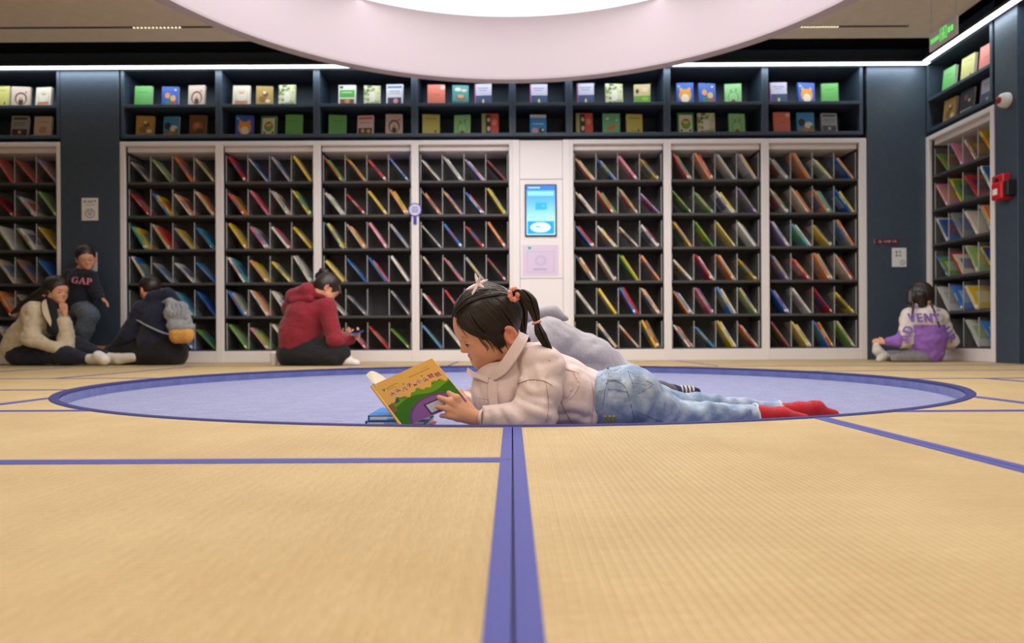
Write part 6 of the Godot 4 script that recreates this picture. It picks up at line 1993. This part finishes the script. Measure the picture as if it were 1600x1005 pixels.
func backpack_boy() -> void:
	var base := Vector3(-3.05, 0, -6.1)
	var t := thing("person", "boy in navy hoodie sitting with back turned, wearing a backpack", "person", base)
	var hc: Vector3 = Vector3(-3.0906, 0.6561, -6.1200)
	var hb := frame(0.35, -0.75, 0.0)
	var hs := 1.08
	var neck: Vector3 = Vector3(-3.0364, 0.5684, -6.1200)
	var chest: Vector3 = Vector3(-2.9945, 0.4145, -6.1000)
	var pel: Vector3 = Vector3(-2.9861, 0.1315, -6.0800)
	var sh_l: Vector3 = Vector3(-3.1210, 0.4675, -6.0500)
	var el_l: Vector3 = Vector3(-3.2248, 0.2625, -6.0200)
	var wr_l: Vector3 = Vector3(-3.3881, 0.1332, -6.1000)
	var sh_r: Vector3 = Vector3(-2.9327, 0.4618, -6.2000)
	var el_r: Vector3 = Vector3(-2.9923, 0.2523, -6.3000)
	var wr_r: Vector3 = Vector3(-3.2085, 0.1913, -6.3600)
	var limbs := [[neck, chest, 0.06, 0.12], [chest, pel, 0.12, 0.14], [sh_l, el_l, 0.055, 0.045], [el_l, wr_l, 0.042, 0.03], [sh_r, el_r, 0.055, 0.045], [el_r, wr_r, 0.042, 0.03], [pel, Vector3(-3.3220, 0.0984, -6.2000), 0.09, 0.07], [Vector3(-3.3220, 0.0984, -6.2000), Vector3(-3.1508, 0.0506, -6.3000), 0.06, 0.04]]
	var h1 := hand_bones(wr_l, Vector3(-0.6, -0.5, -0.5), Vector3(-0.3, 0.8, 0.4), Vector3(0.6, 0, -0.8), 0.8, 0.5)
	body(t, base, limbs, hc, hb, hs, [h1], 0.02, 0.006, 0.005)
	hair_cap(t, base, hc, hb, hs, 0.006, [], 0.0, -0.008)
	var navy := cloth(rgb(24, 28, 48), rgb(32, 36, 58), 4.0, 0.95, 0.3, 0.2, 49)
	wear(t, base, "hoodie", [[Vector3(-3.0256, 0.5355, -6.1200), chest, 0.09, 0.15], [chest, Vector3(-2.9908, 0.1858, -6.0900), 0.155, 0.17], [Vector3(-2.9908, 0.1858, -6.0900), Vector3(-2.9536, 0.1205, -6.0800), 0.17, 0.165], [chest, sh_l, 0.1, 0.075], [sh_l, el_l, 0.076, 0.064], [el_l, wr_l, 0.062, 0.045], [chest, sh_r, 0.1, 0.075], [sh_r, el_r, 0.076, 0.064], [el_r, wr_r, 0.062, 0.045], [Vector3(-3.0239, 0.5792, -6.0300), Vector3(-2.9091, 0.5913, -6.0600), 0.05, 0.058], [Vector3(-2.9091, 0.5913, -6.0600), Vector3(-2.8944, 0.5567, -6.1200), 0.058, 0.05]], 0.012, 0.04, navy, 0.008)
	var black := cloth(rgb(14, 14, 17), rgb(20, 20, 24), 4.0, 0.95, 0.3, 0.15, 50)
	wear(t, base, "trousers", [[pel, Vector3(-2.9115, 0.1098, -6.0600), 0.16, 0.165], [pel, Vector3(-3.3337, 0.1108, -6.1200), 0.13, 0.095], [Vector3(-3.3337, 0.1108, -6.1200), Vector3(-3.0757, 0.0687, -6.0000), 0.085, 0.07], [Vector3(-3.0757, 0.0687, -6.0000), Vector3(-2.8732, 0.0789, -5.9800), 0.07, 0.08], [Vector3(-3.4270, 0.0998, -6.1500), Vector3(-3.3229, 0.0893, -6.1000), 0.08, 0.085]], 0.012, 0.04, black, 0.006, [[Vector3(-3.05, 0.004, -6.1), Vector3(0, -1, 0), 0.9]])
	# backpack: a thing of its own, worn on the back
	var o: Vector3 = Vector3(-2.7736, 0.3760, -5.9300)
	var p := thing("backpack", "grey drawstring backpack with orange base worn by sitting boy", "backpack", o)
	var grey := cloth(rgb(136, 138, 144), rgb(158, 160, 166), 4.0, 0.8, 0.3, 0.2, 51)
	wear(p, o, "bag", [[Vector3(-2.8390, 0.5059, -5.9800), Vector3(-2.7476, 0.4845, -5.9900), 0.045, 0.045], [Vector3(-2.8204, 0.4296, -5.9400), Vector3(-2.7190, 0.4188, -5.9500), 0.065, 0.06], [Vector3(-2.7797, 0.3229, -5.9200), Vector3(-2.7043, 0.3229, -5.9400), 0.072, 0.07], [Vector3(-2.8592, 0.5177, -6.0000), Vector3(-2.9224, 0.5297, -6.0200), 0.04, 0.02]], 0.008, 0.04, grey, 0.012)
	wear(p, o, "base_panel", [[Vector3(-2.7694, 0.2647, -5.9200), Vector3(-2.6894, 0.2644, -5.9300), 0.062, 0.06], [Vector3(-2.7719, 0.2330, -5.9250), Vector3(-2.6918, 0.2327, -5.9350), 0.054, 0.052]], 0.008, 0.02, cloth(rgb(206, 150, 70), rgb(216, 162, 84), 4.0, 0.85, 0.3, 0.2, 52), 0.003, [[Vector3(-2.7270, 0.3015, -5.9200), Vector3(0, 1, 0), 0.2]])
	part(p, "strap", tube(smooth_path([Vector3(-2.7823, 0.2487, -5.8800), Vector3(-2.8865, 0.2756, -5.9000), Vector3(-3.0068, 0.3242, -5.9300), Vector3(-3.1280, 0.3792, -5.9800)], 5), lerp_list([0.011, 0.012, 0.011], 16), 8, 0.5), grey, -o)
	for k in 5:
		part(p, "fold", tube(smooth_path([(Vector3(-2.8542, 0.5201, -5.9450) + Vector3(0.0372, -0.0002, 0.0000) * k), (Vector3(-2.8223, 0.4702, -5.9000) + Vector3(0.0369, -0.0002, 0.0000) * k), (Vector3(-2.7935, 0.4060, -5.8720) + Vector3(0.0315, -0.0002, 0.0000) * k)], 4), lerp_list([0.005, 0.005, 0.002], 9), 6), grey, -o)

func red_woman() -> void:
	var base := Vector3(-1.75, 0, -5.78)
	var t := thing("person", "woman in dark red hoodie sitting hunched over a blue phone", "person", base)
	var hc: Vector3 = Vector3(-1.4688, 0.6241, -5.7200)
	var hb := frame(0.75, PI + 0.7, 0.0)
	var hs := 1.12
	var neck: Vector3 = Vector3(-1.5563, 0.5389, -5.7400)
	var chest: Vector3 = Vector3(-1.6447, 0.4068, -5.7600)
	var pel: Vector3 = Vector3(-1.6975, 0.1345, -5.7600)
	var sh_r: Vector3 = Vector3(-1.4694, 0.4640, -5.6800)
	var el_r: Vector3 = Vector3(-1.3899, 0.1999, -5.6400)
	var wr_r: Vector3 = Vector3(-1.2870, 0.2044, -5.7200)
	var sh_l: Vector3 = Vector3(-1.8047, 0.4643, -5.8800)
	var el_l: Vector3 = Vector3(-1.6606, 0.2224, -6.0000)
	var wr_l: Vector3 = Vector3(-1.4011, 0.2313, -5.9000)
	var limbs := [[neck, chest, 0.06, 0.12], [chest, pel, 0.13, 0.15], [sh_r, el_r, 0.06, 0.05], [el_r, wr_r, 0.045, 0.03], [sh_l, el_l, 0.06, 0.05], [el_l, wr_l, 0.045, 0.03], [pel, Vector3(-1.3649, 0.1189, -5.6600), 0.09, 0.07], [Vector3(-1.3649, 0.1189, -5.6600), Vector3(-1.3472, 0.0442, -5.8000), 0.06, 0.04]]
	var h1 := hand_bones(wr_r, Vector3(0.6, 0.5, -0.3), Vector3(0.4, -0.6, 0.7), Vector3(-0.3, 0.8, 0.2), 0.82, 0.6)
	var h2 := hand_bones(wr_l, Vector3(0.8, 0.2, 0.5), Vector3(0, -1, 0), Vector3(-0.3, 0.6, 0.2), 0.8, 0.6)
	body(t, base, limbs, hc, hb, hs, [h1, h2], 0.02, 0.006, 0.005)
	hair_cap(t, base, hc, hb, hs, 0.006, [[Vector3(-1.4938, 0.7385, -5.7400), Vector3(-1.5143, 0.7540, -5.7400), 0.036, 0.03], [Vector3(-1.5403, 0.7149, -5.7600), Vector3(-1.4938, 0.7385, -5.7400), 0.04, 0.034], [Vector3(-1.3576, 0.6228, -5.6400), Vector3(-1.3380, 0.5610, -5.6200), 0.012, 0.006]], 0.004)
	var red := cloth(rgb(128, 26, 42), rgb(144, 34, 50), 4.0, 0.95, 0.4, 0.3, 53)
	wear(t, base, "hoodie", [[Vector3(-1.5928, 0.4991, -5.7600), chest, 0.1, 0.155], [chest, Vector3(-1.7028, 0.2633, -5.7800), 0.16, 0.168], [Vector3(-1.7028, 0.2633, -5.7800), Vector3(-1.7136, 0.1601, -5.7800), 0.168, 0.16], [chest, sh_r, 0.11, 0.075], [sh_r, el_r, 0.072, 0.062], [el_r, wr_r, 0.06, 0.042], [chest, sh_l, 0.11, 0.08], [sh_l, el_l, 0.072, 0.06], [el_l, wr_l, 0.058, 0.042]], 0.012, 0.04, red, 0.005, [[Vector3(-1.7036, 0.0930, -5.7800), Vector3(0, -1, 0), 0.3]])
	wear(t, base, "hood", [[Vector3(-1.7510, 0.5501, -5.7400), Vector3(-1.6209, 0.5966, -5.6800), 0.058, 0.06], [Vector3(-1.6209, 0.5966, -5.6800), Vector3(-1.4840, 0.5491, -5.6600), 0.058, 0.026], [Vector3(-1.7510, 0.5501, -5.7400), Vector3(-1.7188, 0.5872, -5.8400), 0.058, 0.06], [Vector3(-1.7227, 0.5160, -5.6800), Vector3(-1.5896, 0.5333, -5.6400), 0.035, 0.03]], 0.009, 0.03, red, 0.006)
	var black := cloth(rgb(16, 16, 20), rgb(22, 22, 27), 4.0, 0.95, 0.3, 0.15, 54)
	wear(t, base, "trousers", [[Vector3(-1.7655, 0.0984, -5.7800), Vector3(-1.6303, 0.0883, -5.7400), 0.13, 0.135], [pel, Vector3(-1.3698, 0.0983, -5.6800), 0.125, 0.085], [Vector3(-1.3698, 0.0983, -5.6800), Vector3(-1.3482, 0.0556, -5.7600), 0.08, 0.055], [Vector3(-1.7575, 0.0791, -5.7200), Vector3(-1.4058, 0.0545, -5.6200), 0.1, 0.075]], 0.012, 0.04, black, 0.006, [[Vector3(-1.75, 0.004, -5.78), Vector3(0, -1, 0), 0.9]])
	wear(t, base, "shoe", [[Vector3(-1.3195, 0.0271, -5.6800), Vector3(-1.2296, 0.0178, -5.6400), 0.04, 0.032], [Vector3(-1.2935, 0.0467, -5.7000), Vector3(-1.3183, 0.0667, -5.7200), 0.034, 0.03]], 0.007, 0.015, mat(rgb(226, 216, 210), 0.7), 0.0)
	var ph := thing("phone", "blue phone held by the woman in dark red hoodie", "phone", Vector3(-1.2321, 0.2650, -5.6800))
	part(ph, "case", cbox(Vector3(0.072, 0.145, 0.009), 0.003), mat(rgb(64, 96, 190), 0.3), Vector3.ZERO, Vector3(-1.35, 0.3, -0.4))
	part(ph, "screen_glass", cbox(Vector3(0.066, 0.138, 0.001), 0.0004), mat(rgb(20, 24, 40), 0.1), Basis.from_euler(Vector3(-1.35, 0.3, -0.4)) * Vector3(0, 0, 0.005), Vector3(-1.35, 0.3, -0.4))
	# white cup on the mat beside her
	var cu: Vector3 = Vector3(-1.935, 0.0, -5.83)
	var c := thing("paper_cup", "white lidded paper cup on the mat beside red hoodie woman", "cup", cu)
	part(c, "cup", lathe(PackedVector2Array([Vector2(0, 0.0), Vector2(0.026, 0.0), Vector2(0.034, 0.095), Vector2(0, 0.095)]), 24), mat(rgb(232, 226, 220), 0.6))
	part(c, "lid", lathe(PackedVector2Array([Vector2(0.036, 0.094), Vector2(0.036, 0.102), Vector2(0.030, 0.114), Vector2(0, 0.114)]), 24), mat(rgb(240, 236, 232), 0.4))

func purple_girl() -> void:
	var base := Vector3(3.4, 0, -5.95)
	var t := thing("person", "girl in purple and white jacket crouching by side bookcase", "person", base)
	var hc: Vector3 = Vector3(3.3688, 0.5406, -5.9200)
	var hb := frame(0.5, -PI / 2 + 0.35, 0.05)
	var hs := 1.04
	var neck: Vector3 = Vector3(3.3895, 0.4612, -5.9200)
	var chest: Vector3 = Vector3(3.3995, 0.3449, -5.9200)
	var pel: Vector3 = Vector3(3.4088, 0.0911, -5.9200)
	var sh_l: Vector3 = Vector3(3.2887, 0.3771, -5.9200)
	var el_l: Vector3 = Vector3(3.2292, 0.1766, -5.9000)
	var wr_l: Vector3 = Vector3(3.1024, 0.1559, -5.9500)
	var sh_r: Vector3 = Vector3(3.5212, 0.3707, -5.9200)
	var el_r: Vector3 = Vector3(3.6390, 0.1745, -5.9500)
	var wr_r: Vector3 = Vector3(3.7373, 0.1301, -6.1200)
	var limbs := [[neck, chest, 0.05, 0.1], [chest, pel, 0.1, 0.12], [sh_l, el_l, 0.045, 0.04], [el_l, wr_l, 0.036, 0.026], [sh_r, el_r, 0.045, 0.04], [el_r, wr_r, 0.036, 0.026], [pel, Vector3(3.2404, 0.0468, -6.0500), 0.07, 0.055], [Vector3(3.2404, 0.0468, -6.0500), Vector3(3.0700, 0.0498, -5.9500), 0.05, 0.035]]
	var h1 := hand_bones(wr_l, Vector3(-0.9, 0.25, -0.2), Vector3(0, 0.6, 0.8), Vector3(0.2, 0.8, -0.3), 0.68, 0.4)
	var h2 := hand_bones(wr_r, Vector3(0, -0.3, -1), Vector3(1, 0.3, 0), Vector3(0, 1, 0), 0.68, 0.4)
	body(t, base, limbs, hc, hb, hs, [h1, h2], 0.018, 0.006, 0.005)
	hair_cap(t, base, hc, hb, hs, 0.006, [[Vector3(3.2891, 0.5661, -5.9000), Vector3(3.2723, 0.4914, -5.8800), 0.04, 0.035], [Vector3(3.3399, 0.5423, -5.8600), Vector3(3.3501, 0.4795, -5.8600), 0.055, 0.045], [Vector3(3.4365, 0.5548, -5.9000), Vector3(3.4299, 0.5011, -5.8800), 0.04, 0.03], [Vector3(3.2708, 0.4789, -5.8400), Vector3(3.2318, 0.3421, -5.7900), 0.011, 0.008], [Vector3(3.4117, 0.4886, -5.8400), Vector3(3.4233, 0.3722, -5.7900), 0.011, 0.009], [Vector3(3.4233, 0.3722, -5.7900), Vector3(3.4479, 0.2840, -5.7800), 0.009, 0.007]], 0.014)
	var wht := lin(rgb(226, 216, 210))
	var pur := lin(rgb(146, 100, 186))
	var yoke: float = (Vector3(3.3591, 0.3013, -5.8500)).y
	var cuff_x: float = (Vector3(3.1870, 0.1663, -5.9000)).x
	var cuff_y: float = (Vector3(3.1610, 0.2401, -5.9000)).y
	var left_x: float = (Vector3(3.2716, 0.2396, -5.9000)).x
	var right_x: float = (Vector3(3.5456, 0.2382, -5.9000)).x
	var paint := func(p: Vector3) -> Color:
		if p.x < left_x:
			return pur if p.x < cuff_x else wht
		if p.x > right_x:
			return wht
		return wht if p.y > yoke else pur
	var jm := painted(0.7)
	wear(t, base, "jacket", [[Vector3(3.3947, 0.4295, -5.9200), chest, 0.075, 0.135], [chest, Vector3(3.4146, 0.1862, -5.9200), 0.14, 0.155], [Vector3(3.4146, 0.1862, -5.9200), Vector3(3.4194, 0.0805, -5.9200), 0.158, 0.14], [chest, sh_l, 0.1, 0.07], [sh_l, el_l, 0.07, 0.066], [el_l, Vector3(3.1290, 0.1664, -5.9400), 0.06, 0.046], [chest, sh_r, 0.1, 0.07], [sh_r, el_r, 0.07, 0.062], [el_r, wr_r, 0.06, 0.045]], 0.01, 0.03, jm, 0.009, [], paint)
	wear(t, base, "collar_band", [[Vector3(3.3138, 0.4645, -5.8700), Vector3(3.4186, 0.4639, -5.8700), 0.026, 0.026]], 0.008, 0.01, mat(rgb(196, 170, 206), 0.8), 0.0)
	var pm := mat(rgb(140, 104, 190), 0.7)
	part(t, "lettering", word("VENT", 0.075, 0.008), pm, Vector3(3.3215, 0.3567, -5.7750) - base, Vector3(-0.35, 0, 0))
	part(t, "lettering", word("AD", 0.075, 0.008), pm, Vector3(3.2053, 0.2287, -5.8180) - base, Vector3(-0.1, -0.2, 1.25))
	part(t, "lettering", word("UR", 0.07, 0.008), pm, Vector3(3.5839, 0.2272, -5.8680) - base, Vector3(-0.1, 0.3, -1.0))
	var grey := cloth(rgb(120, 116, 116), rgb(140, 136, 134), 4.0, 0.95, 0.3, 0.2, 55)
	wear(t, base, "trousers", [[pel, Vector3(3.4245, 0.0487, -5.9200), 0.125, 0.12], [pel, Vector3(3.1974, 0.0439, -5.9500), 0.1, 0.05], [Vector3(3.1974, 0.0439, -5.9500), Vector3(3.0755, 0.0503, -5.9300), 0.05, 0.042], [Vector3(3.3421, 0.0298, -5.8500), Vector3(3.1331, 0.0256, -5.8500), 0.06, 0.04]], 0.01, 0.03, grey, 0.005, [[Vector3(3.4, 0.004, -5.95), Vector3(0, -1, 0), 0.8]])
	part(t, "side_stripe", tube(smooth_path([Vector3(3.0339, 0.0673, -5.8800), Vector3(3.1153, 0.0508, -5.8950), Vector3(3.1914, 0.0613, -5.8800), Vector3(3.2489, 0.0717, -5.8700)], 4), lerp_list([0.006, 0.008, 0.006], 13), 6), mat(rgb(210, 204, 198), 0.8), -base)
	wear(t, base, "sock", [[Vector3(3.0598, 0.0506, -5.9200), Vector3(3.0177, 0.0931, -5.9200), 0.042, 0.038], [Vector3(3.0177, 0.0931, -5.9200), Vector3(3.0073, 0.1301, -5.9200), 0.036, 0.028], [Vector3(3.0441, 0.0405, -5.9000), Vector3(3.0229, 0.0196, -5.9000), 0.03, 0.026]], 0.007, 0.015, mat(rgb(206, 200, 196), 0.85), 0.0)
